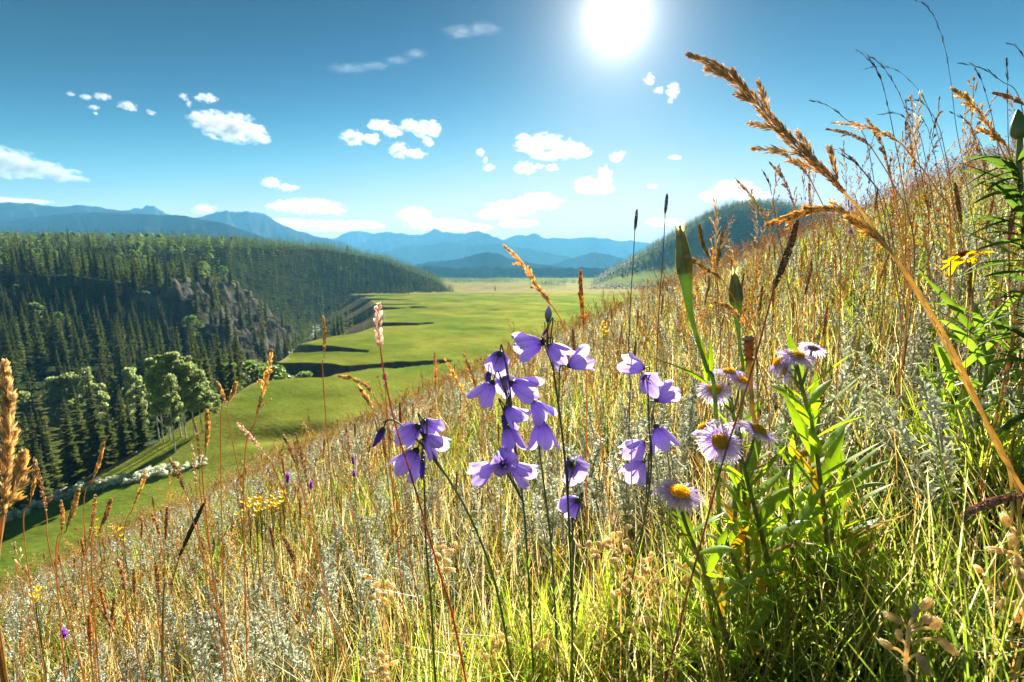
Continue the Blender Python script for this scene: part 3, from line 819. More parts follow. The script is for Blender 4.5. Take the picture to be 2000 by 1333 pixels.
# --- where trees stand
rg = np.random.default_rng(5)
cand = []
def jitter_grid(x0, x1, y0, y1, s):
    X, Y = np.meshgrid(np.arange(x0, x1, s), np.arange(y0, y1, s))
    return (X + rg.uniform(-.45, .45, X.shape) * s).ravel(), (Y + rg.uniform(-.45, .45, X.shape) * s).ravel()
for (r0, r1, s) in ((40, 240, 6.4), (240, 430, 7.0), (430, 700, 8.2), (700, 1250, 10.5)):
    x, y = jitter_grid(-r1 * 1.0, 60, 0, r1, s)
    r = np.hypot(x, y); az = np.degrees(np.arctan2(x, y))
    k = (r >= r0) & (r < r1) & (az > -54) & (az < -2.5)
    cand.append((x[k], y[k]))
x = np.concatenate([c[0] for c in cand]); y = np.concatenate([c[1] for c in cand])
z, cov, dr, dm, clf, gg_ = land(x, y)
r = np.hypot(x, y); az = np.degrees(np.arctan2(x, y))
eps = 1.5
slp = np.hypot(land_z(x + eps, y) - land_z(x - eps, y), land_z(x, y + eps) - land_z(x, y - eps)) / (2 * eps)
rocky = (clf > 0.35) & (dr > 4) & (dr < 78) & (slp > 0.30)
nz = fbm(x / 40, y / 40, oct=3, seed=51)
keep = ((cov == 2) & (dr > 9) & ~rocky & (nz > -0.62))
keep |= (clf > 0.35) & (dr > 16) & (dr < 84) & (slp < 1.3) & (rg.random(len(x)) < 0.20)
keep |= (clf > 0.35) & (dr > 30) & (dr < 84) & (slp < 0.40) & (rg.random(len(x)) < 0.6)
canyon_wood = (cov == 3) & (y < 132) & ((dm > 17) | (y > 105) | (y < 60)) & (dr < -9) & (rg.random(len(x)) < 0.85)
keep |= canyon_wood
keep |= (cov == 3) & (y >= 132) & (y < 520) & (z < -44) & (rg.random(len(x)) < 0.55)
keep |= (cov == 2) & (r > 350) & (dr <= 9)
# where the wooded ridge runs out into the valley floor
keep &= ~((az > -5.0))
x, y, z, dr, r, az, clf, cov = [a[keep] for a in (x, y, z, dr, r, az, clf, cov)]
n = len(x)
h = rg.uniform(14, 23, n) * (1 - 0.15 * (r > 450)); h *= np.where(rg.random(n) < 0.12, 0.6, 1.0)
h = np.where(cov == 3, h * 0.95, h)
wide = rg.uniform(0.85, 1.25, n)
leafy = (fbm(x / 55, y / 55, oct=2, seed=71) > 0.24) & (rg.random(n) < 0.42) & (dr > 60) & (r > 380) & (az < -20)
leafy |= (rg.random(n) < 0.012) & (r > 300)
h = np.where(leafy, h * 0.78, h)
# which 300 show largest: front to back, a running skyline per column of the picture
px_b, py_b, dep = to_px(np.stack([x, y, z], -1)); px_t, py_t, _ = to_px(np.stack([x, y, z + h], -1))
order = np.argsort(dep)
sky_line = np.full(140, 1333.0)
# the grassy hillside hides everything below this line
cols = np.arange(140) * 15.0 - 50
sky_line = np.minimum(sky_line, np.interp(cols, [0, 850, 1200, 2000], [1100, 760, 590, 250]))
score = np.zeros(n)
for i in order:
    w = h[i] * 0.12 * wide[i] / dep[i] * FPX
    c0, c1 = int((px_t[i] - w + 50) / 15), int((px_t[i] + w + 50) / 15) + 1
    if c1 <= 0 or c0 >= 140 or dep[i] < 1: continue
    c0, c1 = max(c0, 0), min(c1, 140)
    vis = sky_line[c0:c1].mean() - py_t[i]
    if vis > 2: score[i] = min(vis, py_b[i] - py_t[i]) * min(2 * w, 40)
    sky_line[c0:c1] = np.minimum(sky_line[c0:c1], py_t[i] + 0.35 * (py_b[i] - py_t[i]))
ind = np.zeros(n, bool)
con_i = np.argsort(-np.where(leafy, -1, score))[:270]; lf_i = np.argsort(-np.where(leafy, score, -1))[:60]
ind[con_i[score[con_i] > 0]] = True; ind[lf_i[score[lf_i] > 0]] = True
for i in np.nonzero(ind)[0]:
    p = (x[i], y[i], z[i])
    if leafy[i]:
        tree_thing("broadleaf_tree", "bright green rounded broadleaf tree standing among the dark conifers of the far bank", "tree", me_bl[i % 2], me_bl_t[i % 2], p, h[i], rg.uniform(0, 6.3), wide[i], "broadleaf trees among the conifers")
    else:
        if cov[i] == 3: lb, gp = "tall dark spruce in deep shade behind the pale aspen grove at the meadow edge", "spruces behind the aspens"
        elif clf[i] > 0.35 and dr[i] < 110: lb, gp = "narrow dark conifer growing on or just above the grey rock cliff", "conifers at the rock cliff"
        elif r[i] < 330: lb, gp = "dark pointed conifer in the lower part of the dense wood left of the cliff", "conifers low on the far bank"
        else: lb, gp = "small dark pointed conifer in the upper part of the dense wood below the skyline", "conifers high on the far bank"
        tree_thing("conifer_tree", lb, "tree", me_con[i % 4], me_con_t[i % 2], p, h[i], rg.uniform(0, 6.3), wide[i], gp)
# the rest of the wood, one mass
gw = Geo()
def rest(sel, protos, jitter=0.35):
    kk = np.nonzero(sel)[0]
    for j, pr in enumerate(protos):
        s = kk[j::len(protos)]
        if len(s) == 0: continue
        R = rot_mats(rg.uniform(0, 6.3, len(s)), rg.uniform(0, 0.05, len(s)), rg.uniform(0, 6.3, len(s)))
        tone = rg.uniform(1 - jitter, 1 + jitter, (len(s), 1)) * np.array((1, 1, 1)) * rg.uniform(0.9, 1.12, (len(s), 3))
        scatter(gw, pr.flat(), np.stack([x[s], y[s], z[s] - 0.3], -1), R, np.stack([h[s] * wide[s], h[s] * wide[s], h[s]], -1), tone)
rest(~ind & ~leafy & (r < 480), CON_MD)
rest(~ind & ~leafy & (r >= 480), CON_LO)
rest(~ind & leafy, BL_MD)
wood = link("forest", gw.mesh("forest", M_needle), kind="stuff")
wood["label"] = "dense mass of dark conifers covering the far bank and its skyline"

# far woods: right hill, belts on the valley floor
def far_wood(name, label, x, y, hh, protos, sink=0.3):
    z = land_z(x, y); g = Geo(); n = len(x)
    for j, pr in enumerate(protos):
        s = np.arange(j, n, len(protos))
        R = rot_mats(rg.uniform(0, 6.3, len(s)))
        hs = hh[s]; w = rg.uniform(0.95, 1.5, len(s))
        tone = rg.uniform(0.5, 1.6, (len(s), 1)) * np.ones(3)
        scatter(g, pr.flat(), np.stack([x[s], y[s], z[s] - sink], -1), R, np.stack([hs * w, hs * w, hs], -1), tone)
    o = link(name, g.mesh(name, M_needle), kind="stuff"); o["label"] = label
    return o
x2, y2 = jitter_grid(120, 1000, 780, 1500, 9.2)
z2, cov2, *_ = land(x2, y2)
az2 = np.degrees(np.arctan2(x2, y2)); r2_ = np.hypot(x2, y2)
gl2 = fbm(x2 / 90, y2 / 90, oct=3, seed=61)
k = (cov2 == 4) & (az2 < 38) & ((gl2 < -0.05) | (z2 > 60)) & (rg.random(len(x2)) < np.where(z2 > 30, 0.97, 0.75))
far_wood("hill_forest", "dark conifer forest covering the rounded hill at right beyond the meadow", x2[k], y2[k], rg.uniform(12, 25, k.sum()), CON_LO)
bx, by = [], []
def belt(px0, px1, d0, d1, n):
    for _ in range(n):
        p = rg.uniform(px0, px1); d = rg.uniform(d0, d1); q = ray(p, 540) ; q = q / q[1] * d
        bx.append(q[0]); by.append(q[1])
belt(770, 885, 700, 790, 260); belt(640, 800, 660, 720, 200); belt(820, 1000, 1500, 1700, 240); belt(1035, 1105, 1000, 1080, 150); belt(1070, 1130, 1300, 1400, 90)
belt(1130, 1420, 830, 900, 420); belt(880, 1010, 1250, 1330, 110); belt(700, 1250, 1800, 2100, 500)
bx, by = np.array(bx), np.array(by)
far_wood("valley_trees", "thin dark belts of conifers across the flat valley floor beyond the meadow", bx, by, rg.uniform(9, 15, len(bx)), CON_LO)
p, t = px_ground(967, 568)
tree_thing("conifer_tree", "single small conifer standing alone out on the pale far end of the meadow", "tree", me_con[1], me_con_t[0], p, 10.0, 0.3, 1.5)

# --- the aspen grove and spruces at the meadow's edge
def base_h(px, pyb, pyt):
    p, t = px_ground(px, pyb)
    return p, (pyb - pyt) / FPX * t * 1.03
for i, (a, b, c, w) in enumerate([(182, 900, 708, 1.15), (150, 905, 716, 1.2), (120, 903, 728, 1.1), (205, 893, 735, 1.0), (60, 935, 752, 1.2), (86, 925, 770, 1.2), (165, 905, 745, 1.1),
                               (269, 868, 704, 0.85), (288, 868, 742, 0.8), (252, 872, 752, 0.8), (311, 862, 690, 0.95), (319, 866, 700, 1.0), (333, 862, 682, 1.1), (343, 885, 720, 0.9),
                               (353, 855, 678, 1.1), (363, 859, 690, 1.0), (380, 850, 684, 1.05), (395, 846, 712, 1.1), (410, 838, 738, 1.2), (424, 828, 762, 1.3)]):
    p, hh = base_h(a, b, c)
    if a < 215: lb, gp = "pale green aspen with a white trunk in the left clump of the grove", "aspens in the left clump"
    elif a < 290: lb, gp = "slim aspen with a thin white trunk between the two aspen clumps", "slim aspens between the clumps"
    elif b > 880: lb, gp = "aspen standing in front of the grove, its trunk rooted lowest on the meadow", None
    elif a < 385: lb, gp = "tall pale green aspen with a slender white trunk in the right clump of the grove", "aspens in the right clump"
    else: lb, gp = "low bushy aspen at the right end of the grove beside the green mound", "bushy aspens at the right end"
    tree_thing("aspen_tree", lb, "tree", me_asp[i % 4], me_asp_t[i % 4], p, hh, i * 1.7, w * 0.95, gp)
for i, (a, b, c, w, lb) in enumerate([(92, 945, 722, 1.5, "broad dark spruce at the meadow edge just left of the aspen clump"),
                                  (20, 985, 650, 1.15, "tall dark spruce cut by the left edge of the photo"),
                                  (45, 965, 760, 1.3, "shaded spruce between the edge of the photo and the broad spruce"),
                                  (234, 880, 672, 0.95, "dark narrow spruce rising between the left and right aspen clumps")]):
    p, hh = base_h(a, b, c)
    tree_thing("spruce_tree", lb, "tree", me_con[i % 4], me_con_t[i % 2], p, hh, i * 2.1, w)
for i, (a, pt, d, w) in enumerate([(440, 705, 122, 1.6), (462, 722, 128, 1.7), (486, 700, 135, 1.7), (508, 690, 142, 1.6), (528, 708, 146, 1.7), (545, 722, 150, 1.6), (470, 740, 124, 1.8), (515, 730, 140, 1.8), (610, 735, 140, 1.3), (640, 738, 143, 1.2), (590, 722, 148, 1.3)]):
    q = at_depth(a, pt, d); zz = land_z(q[0], q[1])[0]
    tree_thing("broadleaf_tree", "grey green broadleaf tree in the hollow behind the round green mound", "tree", me_bl[i % 2], me_bl_t[i % 2], (q[0], q[1], zz), max(3.0, q[2] - zz), i * 1.3, w * 0.9, "trees in the hollow behind the mound")

# silver willows in a line along the foot of the meadow
def shrub(seed):
    g, c = broadleaf(seed, 700, low=0.0, rad=0.55, size=0.055, base=(0.62, 0.64, 0.52), clumps=12)
    return g, c
SHR = [shrub(240 + i) for i in range(3)]
me_shr = [g.mesh("willow_leaves", M_willow) for g, c in SHR]
def stems_mesh(seed, C):
    g = Geo()
    for c in C[:7]: tube(g, spline([(0, 0, -.05), (c[0]*.4, c[1]*.4, c[2]*.55), c], 5), np.linspace(.022, .008, 5), (.1, .08, .06), 4)
    return g.mesh("willow_stems", M_bark)
me_shr_s = [stems_mesh(i, c) for i, (g, c) in enumerate(SHR)]
line = spline([(20, 1010), (80, 982), (160, 958), (240, 940), (300, 925), (345, 915), (400, 898)], 46)
for i, (a, b) in enumerate(line):
    for kx in range(2):
        p, t = px_ground(a + rg.uniform(-6, 6), b + kx * 7 + rg.uniform(-5, 5))
        s = rg.uniform(0.7, 1.35) * (1.0 if a < 340 else 0.7)
        o = thing("willow_shrub", "silvery willow shrub in the long low row across the foot of the meadow", "shrub", (p[0], p[1], p[2] - .05), rg.uniform(0, 6.3), "silver willow shrubs in a row", s)
        link("foliage", me_shr[(i + kx) % 3], o); link("stems", me_shr_s[(i + kx) % 3], o)

# ================================================================ THE HILLSIDE MEADOW: grasses, sage, flowers
M_blade = leaf_mat("grass_blade", trans=0.6, gloss=0.04, vary=0.22, tsat=1.05, tval=1.35, nscale=40)
M_seed = leaf_mat("dry_seed_head", trans=0.50, gloss=0.04, vary=0.28, tsat=1.0, tval=1.3, nscale=150)
M_sage = leaf_mat("silver_sage", trans=0.35, gloss=0.05, vary=0.2, nscale=90)
M_herb = leaf_mat("herb_leaf", trans=0.62, gloss=0.03, rough=0.45, vary=0.18, tval=1.4, nscale=70)
M_stem = leaf_mat("plant_stem", trans=0.5, gloss=0.08, vary=0.2, nscale=80)
M_petal = leaf_mat("violet_petal", trans=0.60, gloss=0.03, vary=0.12, tsat=1.05, tval=1.15, nscale=120)
M_ray = leaf_mat("lilac_ray", trans=0.68, gloss=0.03, vary=0.15, tsat=1.0, tval=1.35, nscale=200)
M_disc = leaf_mat("yellow_disc", trans=0.45, gloss=0.04, vary=0.25, tsat=1.05, nscale=300)

rg = np.random.default_rng(77)
EDGE_X = [-400, 0, 400, 850, 1200, 1400, 1560, 1720, 2000, 2400]; EDGE_Y = [1270, 1090, 930, 745, 583, 500, 430, 366, 258, 90]
def hz(x, y): return hill_z(np.asarray(x, float), np.asarray(y, float))
def spread(n, r0, r1, a0=-56, a1=54):
    az = np.radians(rg.uniform(a0, a1, n)); r = np.exp(rg.uniform(math.log(r0), math.log(r1), n))
    x, y = r * np.sin(az), r * np.cos(az)
    return x, y, hz(x, y), r
def fit_height(x, y, z, h, over):
    """no plant in front of the lens: shorten those that would stand above the bank's edge by more than `over` pixels"""
    p = np.stack([x, y, z], -1)
    for _ in range(3):
        q = p.copy(); q[:, 2] += h
        px, py, d = to_px(q)
        lim = np.interp(px, EDGE_X, EDGE_Y) - over
        bad = (py < lim) & (d > 0.03)
        need = (py - lim) / FPX * d
        h = np.where(bad, h + need * 1.02, h)
    return h
def blades(g, x, y, z, h, w, phi, bend, c0, c1, S=4):
    n = len(x)
    t = np.linspace(0, 1, S + 1)[None]
    hx = np.cos(phi)[:, None]; hy = np.sin(phi)[:, None]
    out = (h * bend)[:, None] * t ** 1.8
    P = np.stack([x[:, None] + hx * out, y[:, None] + hy * out, z[:, None] + h[:, None] * t * (1 - 0.35 * bend[:, None] * t)], -1)
    psi = rg.uniform(0, 2 * np.pi, n)
    s = np.stack([np.cos(psi), np.sin(psi), 0 * psi], -1)[:, None] * (w[:, None] * (1 - t ** 2.2) * 0.5 + 0.0001)[..., None]
    V = np.stack([P - s, P + s], 2).reshape(-1, 3)
    b = (np.arange(n) * (S + 1) * 2)[:, None]; k = (np.arange(S) * 2)[None]
    F = np.stack([b + k, b + k + 1, b + k + 3, b + k + 2], -1).reshape(-1, 4)
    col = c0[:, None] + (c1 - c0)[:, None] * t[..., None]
    g.add(V, [F], np.repeat(col, 2, 1).reshape(-1, 3))

def pick(cols, n, p=None):
    c = np.array(cols)[rg.choice(len(cols), n, p=p)]
    return c * rg.uniform(0.72, 1.28, (n, 1)) * rg.uniform(0.93, 1.07, (n, 3))
GREEN = [(0.19, 0.26, 0.028), (0.26, 0.31, 0.040), (0.14, 0.20, 0.028)]
GOLD = [(0.56, 0.42, 0.15), (0.60, 0.48, 0.21), (0.46, 0.28, 0.09), (0.62, 0.54, 0.31)]
# --- the carpet of blades
g = Geo()
for (n, r0, r1, h0, h1, w0, wr, over) in ((15000, 0.42, 1.3, 0.07, 0.22, 0.0017, 0.0, 10), (26000, 1.3, 4.0, 0.08, 0.26, 0.0018, 0.0004, 15), (30000, 4.0, 14, 0.08, 0.26, 0.0016, 0.00075, 16), (9000, 14, 34, 0.1, 0.3, 0.004, 0.0008, 20)):
    x, y, z, r = spread(n, r0, r1)
    lush = fbm(x * 1.1 / np.maximum(1, r / 4), y * 1.1 / np.maximum(1, r / 4), oct=3, seed=81)
    px, py, d = to_px(np.stack([x, y, z + .1], -1))
    right = sstep(1100, 1700, px)
    isg = rg.random(n) < np.clip(0.52 + 0.9 * lush + 0.30 * right - 0.22 * sstep(3, 10, r), 0.06, 0.95)
    c = np.where(isg[:, None], pick(GREEN, n), pick(GOLD, n))
    h = rg.uniform(h0, h1, n) * (1 + 0.3 * lush)
    h = fit_height(x, y, z, h, over)
    bend = np.where(isg, rg.uniform(0.1, 0.9, n), rg.uniform(0.02, 0.5, n))
    k = h > 0.02
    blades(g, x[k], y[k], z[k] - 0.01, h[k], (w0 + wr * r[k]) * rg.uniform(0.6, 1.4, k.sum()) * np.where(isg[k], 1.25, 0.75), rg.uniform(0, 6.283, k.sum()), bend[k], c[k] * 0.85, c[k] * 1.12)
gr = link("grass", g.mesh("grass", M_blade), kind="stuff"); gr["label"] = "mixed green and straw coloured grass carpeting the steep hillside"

# --- litter: dead stems lying between the plants
g = Geo()
x, y, z, r = spread(9000, 0.45, 3.5)
ph = rg.uniform(0, 6.283, len(x))
blades(g, x, y, z + 0.005, rg.uniform(0.01, 0.06, len(x)), rg.uniform(0.001, 0.0022, len(x)), ph, rg.uniform(1.5, 4.0, len(x)), pick(GOLD, len(x)) * 0.6, pick(GOLD, len(x)) * 0.75, 3)
lt = link("grass_litter", g.mesh("grass_litter", M_blade), kind="stuff"); lt["label"] = "dead brown stems lying on the soil between the plants"

# ---------------------------------------------------------------- prefabs (base at the origin, growing up z)
OCT = np.array([(0, 0, -1), (1, 0, 0), (0, 1, 0), (-1, 0, 0), (0, -1, 0), (0, 0, 1)], float)
OCF = np.array([(0, 2, 1), (0, 3, 2), (0, 4, 3), (0, 1, 4), (5, 1, 2), (5, 2, 3), (5, 3, 4), (5, 4, 1)])
def seeds(geo, P, D, L, W, C):
    """spindle-shaped seeds at P pointing along D"""
    P = np.asarray(P, float); D = np.asarray(D, float); D = D / (np.linalg.norm(D, axis=1)[:, None] + 1e-9)
    n = len(P); L = np.broadcast_to(L, (n,)); W = np.broadcast_to(W, (n,)); C = np.broadcast_to(C, (n, 3))
    a = np.cross(D, np.array((0.21, 0.37, 0.9))); a /= np.linalg.norm(a, axis=1)[:, None] + 1e-9
    b = np.cross(D, a)
    o = OCT
    V = P[:, None] + D[:, None] * ((o[None, :, 2:3] + 1) * .5 * L[:, None, None]) + (a[:, None] * o[None, :, 0:1] + b[:, None] * o[None, :, 1:2]) * (W[:, None, None] * .5)
    F = (OCF[None] + (np.arange(n) * 6)[:, None, None]).reshape(-1, 3)
    cc = C[:, None] * np.array((.85, .95, .95, .95, .95, 1.3))[None, :, None]
    geo.add(V.reshape(-1, 3), [F], np.tile(cc, (1, 1, 1)).reshape(-1, 3))
def frame_at(pts, s):
    """point and tangent at fraction s (array) along a polyline"""
    pts = np.asarray(pts, float); k = np.asarray(s) * (len(pts) - 1); i = np.minimum(k.astype(int), len(pts) - 2); f = (k - i)[:, None]
    T = pts[i + 1] - pts[i]
    return pts[i] + T * f, T / (np.linalg.norm(T, axis=1)[:, None] + 1e-9)
def spike(geo, pts, n, L, W, rad, col, open_=0.5, seed=0, taper=True):
    """dense spike of seeds along pts (base -> tip)"""
    q = np.random.default_rng(seed)
    s = np.sort(q.random(n)); P, T = frame_at(pts, s)
    a = np.cross(T, np.array((0.3, 0.8, 0.2))); a /= np.linalg.norm(a, axis=1)[:, None] + 1e-9
    b = np.cross(T, a); th = np.arange(n) * 2.399 + q.uniform(-.4, .4, n)
    rd = a * np.cos(th)[:, None] + b * np.sin(th)[:, None]
    sh = np.sqrt(np.clip(np.sin(np.pi * np.clip(0.06 + s * 0.90, 0, 1)), 0.05, 1)) if taper else np.ones(n)
    seeds(geo, P + rd * (rad * sh)[:, None] * 0.45, T + rd * open_ * q.uniform(.5, 1.3, n)[:, None], L * sh * q.uniform(.7, 1.3, n), W * q.uniform(.7, 1.3, n), np.asarray(col)[None] * q.uniform(.65, 1.4, (n, 1)))
def curve_up(h, bend, phi, n=7):
    t = np.linspace(0, 1, n)
    o = h * bend * t ** 2
    return np.stack([math.cos(phi) * o, math.sin(phi) * o, h * t * (1 - .3 * bend * t)], -1)

RUST, GOLDC, STRAW = (0.50, 0.31, 0.14), (0.64, 0.45, 0.17), (0.68, 0.55, 0.31)
def make_spike_grass(seed, col=RUST, stem=(0.36, 0.22, 0.08), n=150, hl=0.13, rad=0.009, L=0.016, W=0.0075, h=1.0, bend=0.08):
    """stalk of height 1 with a tight cylindrical head"""
    P = curve_up(h, bend, seed * 1.3, 13)
    s = Geo(); tube(s, P, np.linspace(.0032, .0018, 13), stem, 4)
    q = np.random.default_rng(seed); ph = q.uniform(0, 6.28)
    for k in range(2):
        b = P[2 + 2 * k]; a = ph + k * 2.5
        t = np.linspace(0, 1, 6)[:, None]
        d = np.array((math.cos(a), math.sin(a), 0))
        ribbon(s, b + d * 0.16 * t + np.array((0, 0, 1)) * (0.22 * t - 0.12 * t * t), .010 * (1 - t[:, 0] ** 2) + .0005, (-d[1], d[0], 0), np.array((0.34, 0.27, 0.09)))
    hd = Geo(); m, _ = frame_at(P, np.linspace(1 - hl, 1.0, 9)); spike(hd, m, n, L, W, rad, col, 0.45, seed)
    return s, hd
def make_panicle(seed, col=GOLDC, stem=(0.46, 0.30, 0.10), h=1.0, bend=0.22, br=11, per=6, hl=0.30):
    """stalk of height 1 with an open drooping head of small branches"""
    q = np.random.default_rng(seed); phi = q.uniform(0, 6.28)
    P = curve_up(h, bend, phi, 15)
    s = Geo(); tube(s, P, np.linspace(.0030, .0012, 15), stem, 4)
    hd = Geo()
    for k in range(br):
        f = 1 - hl + hl * k / br
        p, T = frame_at(P, np.array([f])); p = p[0]; T = T[0]
        a = k * 2.4 + q.uniform(-.5, .5)
        d = np.array((math.cos(a), math.sin(a), 0)); d = d * 0.45 + T
        d /= np.linalg.norm(d); Lb = 0.10 * (1 - k / br * 0.7) * q.uniform(.7, 1.3)
        t = np.linspace(0, 1, 5)[:, None]
        B = p + d * Lb * t + np.array((math.cos(phi), math.sin(phi), -0.7)) * 0.25 * Lb * t ** 2
        tube(hd, B, .0010, col, 3)
        u = q.uniform(.25, 1, per); pp, tt = frame_at(B, u)
        seeds(hd, pp, tt + q.normal(0, .25, (per, 3)), .020 * q.uniform(.7, 1.3, per), .0065, np.array(col)[None] * q.uniform(.7, 1.35, (per, 1)))
    pp, tt = frame_at(P, q.uniform(.86, 1, 12)); seeds(hd, pp, tt + q.normal(0, .3, (12, 3)), .020, .0065, col)
    return s, hd
def make_sage(seed, leaves=80, beads=34, h=1.0):
    """silvery sprig of height 1: narrow curled leaves, pale beads towards the tip"""
    q = np.random.default_rng(seed)
    P = curve_up(h, q.uniform(.05, .25), q.uniform(0, 6.28), 9)
    st = Geo(); tube(st, P, np.linspace(.010, .004, 9), (0.34, 0.33, 0.24), 4)
    lf = Geo(); s = q.uniform(.06, .95, leaves); p, T = frame_at(P, s)
    a = np.arange(leaves) * 2.4; d = np.stack([np.cos(a), np.sin(a), q.uniform(.3, 1.1, leaves)], -1); d /= np.linalg.norm(d, axis=1)[:, None]
    L = (0.105 * (1 - .5 * s) * q.uniform(.6, 1.3, leaves))[:, None]; sd = np.stack([-np.sin(a), np.cos(a), 0 * a], -1)
    W = L * .11 + .004
    e = p + d * L * .6 + np.array((0, 0, .02)); tp = p + d * L + np.array((0, 0, 1.)) * L * .15
    V = np.stack([p, e - sd * W, tp, e + sd * W], 1).reshape(-1, 3)
    cs = np.array((0.42, 0.45, 0.33))[None] * q.uniform(.7, 1.25, (leaves, 1))
    lf.add(V, [np.arange(leaves * 4).reshape(-1, 4)], np.repeat(cs, 4, 0))
    s = q.uniform(.45, 1, beads); p, T = frame_at(P, s); a = q.uniform(0, 6.28, beads)
    off = np.stack([np.cos(a), np.sin(a), q.uniform(-.2, .5, beads)], -1) * (.045 * (1.2 - s))[:, None]
    seeds(lf, p + off, off + np.array((0, 0, .01)), .034 * q.uniform(.6, 1.2, beads), .026, np.array((0.60, 0.60, 0.50))[None] * q.uniform(.75, 1.15, (beads, 1)))
    return st, lf
def make_herb(seed, n=26, c=(0.12, 0.20, 0.03), L=0.30, w=.17):
    """leafy green stem of height 1"""
    q = np.random.default_rng(seed); P = curve_up(1, q.uniform(.05, .3), q.uniform(0, 6.28), 8)
    st = Geo(); tube(st, P, np.linspace(.012, .004, 8), (0.16, 0.20, 0.05), 4)
    lf = Geo()
    for k in range(n):
        s = .08 + .9 * k / n; p, T = frame_at(P, np.array([s])); a = k * 2.4
        d = np.array((math.cos(a), math.sin(a), 0.0)); t = np.linspace(0, 1, 5)[:, None]; l = L * (1.15 - .8 * s) * q.uniform(.7, 1.2)
        ribbon(lf, p + d * l * t * .8 + np.array((0, 0, 1.)) * l * (.7 * t - .45 * t * t), l * w * np.sin(np.pi * np.linspace(.08, .97, 5)), (-d[1], d[0], 0), np.array(c) * q.uniform(.75, 1.3), fold=.15)
    return st, lf
def merged(*gs):
    o = Geo()
    for a in gs:
        for V, F, C in [a.arrays()]:
            o.add(V, F, C) if len(F) == 0 else o.add(V, [f for f in F], C)
    return o.flat()

SPK = [make_spike_grass(300 + i, col=c) for i, c in enumerate((RUST, (0.54, 0.34, 0.15), (0.42, 0.26, 0.12), GOLDC))]
PAN = [make_panicle(320 + i, col=c) for i, c in enumerate((GOLDC, (0.55, 0.36, 0.13), (0.42, 0.24, 0.08), STRAW))]
SAG = [make_sage(340 + i) for i in range(5)]
HRB = [make_herb(360 + i, c=c) for i, c in enumerate(((0.13, 0.21, 0.028), (0.10, 0.16, 0.03), (0.20, 0.26, 0.035)))]
SPK_LO = [make_spike_grass(380 + i, n=40, L=.026, W=.008) for i in range(3)]
PAN_LO = [make_panicle(385 + i, col=c, br=7, per=3) for i, c in enumerate((GOLDC, (0.55, 0.38, 0.15), (0.42, 0.22, 0.08)))]
SAG_LO = [make_sage(390 + i, 34, 16) for i in range(3)]
me = {}
def meshes(key, protos, names, mats):
    me[key] = [tuple(geo.mesh(nm, mt) for geo, nm, mt in zip(p, names, mats)) for p in protos]
meshes('spk', SPK, ("stem", "seed_head"), (M_stem, M_seed)); meshes('pan', PAN, ("stem", "seed_head"), (M_stem, M_seed))
meshes('sag', SAG, ("stem", "leaves"), (M_stem, M_sage)); meshes('hrb', HRB, ("stem", "leaves"), (M_stem, M_herb))

def plant(key, i, name, label, cat, p, h, rz, tilt, tdir, group, wide=1.0):
    o = thing(name, label, cat, (p[0], p[1], p[2] - .005), rz, group)
    R = Matrix.Rotation(tilt, 3, Vector((-math.sin(tdir), math.cos(tdir), 0))) @ Matrix.Rotation(rz, 3, 'Z')
    o.rotation_euler = R.to_euler()
    w = h * wide
    o.scale = (w, w, h)
    ms = me[key][i % len(me[key])]
    for m in ms: link(m.name.split('.')[0], m, o)
    return o
# individual stalks: random over the part of the bank near the camera
def crowd(key, n, name, labels, cat, r0, r1, h0, h1, over, tilt, group, wide=1.0, keepf=None, a0=-50, a1=48, flat=2.0):
    x, y, z, r = spread(n * 3, r0, r1, a0, a1)
    h = fit_height(x, y, z, rg.uniform(h0, h1, n * 3), rg.uniform(0, 1, n * 3) ** flat * over)
    px, py, d = to_px(np.stack([x, y, z + h * .9], -1))
    ok = (h > h0 * 0.6) & (px > -60) & (px < 2060) & (py < 1400)
    if keepf is not None: ok &= keepf(px, py, r)
    idx = np.nonzero(ok)[0][:n]
    for i in idx:
        lb = labels[0] if px[i] < 700 else labels[1] if px[i] < 1250 else labels[2]
        gp = group + (" on the left" if px[i] < 700 else " in the middle" if px[i] < 1250 else " on the right")
        ww = wide * max(1.0, 0.5 + 0.35 * r[i])
        plant(key, int(rg.integers(0, 99)), name, lb, cat, (x[i], y[i], z[i]), h[i], rg.uniform(0, 6.28), rg.uniform(0, tilt), rg.uniform(0, 6.28), gp, ww)
    return len(idx)
flower_zone = lambda px, py, r: ~((px > 700) & (px < 1680) & (r < 0.75)) & ~((r < .62) & (py < 760))
crowd('spk', 120, "timothy_stalk", ("rusty brown cylindrical grass spike on a thin stalk, left part of the bank", "rusty brown cylindrical grass spike on a thin stalk behind the bellflowers", "brown cylindrical grass spike on a thin stalk, upper right of the bank"), "grass", 0.75, 4.2, 0.28, 0.46, 110, 0.16, "timothy grass spikes", 0.62, flower_zone)
crowd('pan', 150, "bunch_grass_stalk", ("golden grass stalk with a loose feathery head, left part of the bank", "golden grass stalk with a loose feathery head at the crest behind the bellflowers", "golden grass stalk with a loose feathery head on the right hand slope"), "grass", 0.9, 4.5, 0.30, 0.50, 120, 0.22, "golden feathery grasses", 0.62, flower_zone)
crowd('sag', 190, "sage_sprig", ("silvery grey sage sprig with pale beads, left part of the bank", "silvery grey sage sprig with pale beads behind the bellflowers", "silvery grey sage sprig with pale beads on the right hand slope"), "herb", 0.62, 3.2, 0.13, 0.24, 25, 0.3, "silver sage sprigs", 1.0, flower_zone)
crowd('hrb', 46, "leafy_herb", ("small leafy green herb low in the grass, left part of the bank", "small leafy green herb low in the grass below the bellflowers", "small leafy green herb low in the grass, right part of the bank"), "herb", 0.62, 2.4, 0.10, 0.20, 0, 0.35, "leafy green herbs", 1.0, flower_zone)
above = lambda px, py, r: (px > 1380) & (py < np.interp(px, EDGE_X, EDGE_Y) - 45)
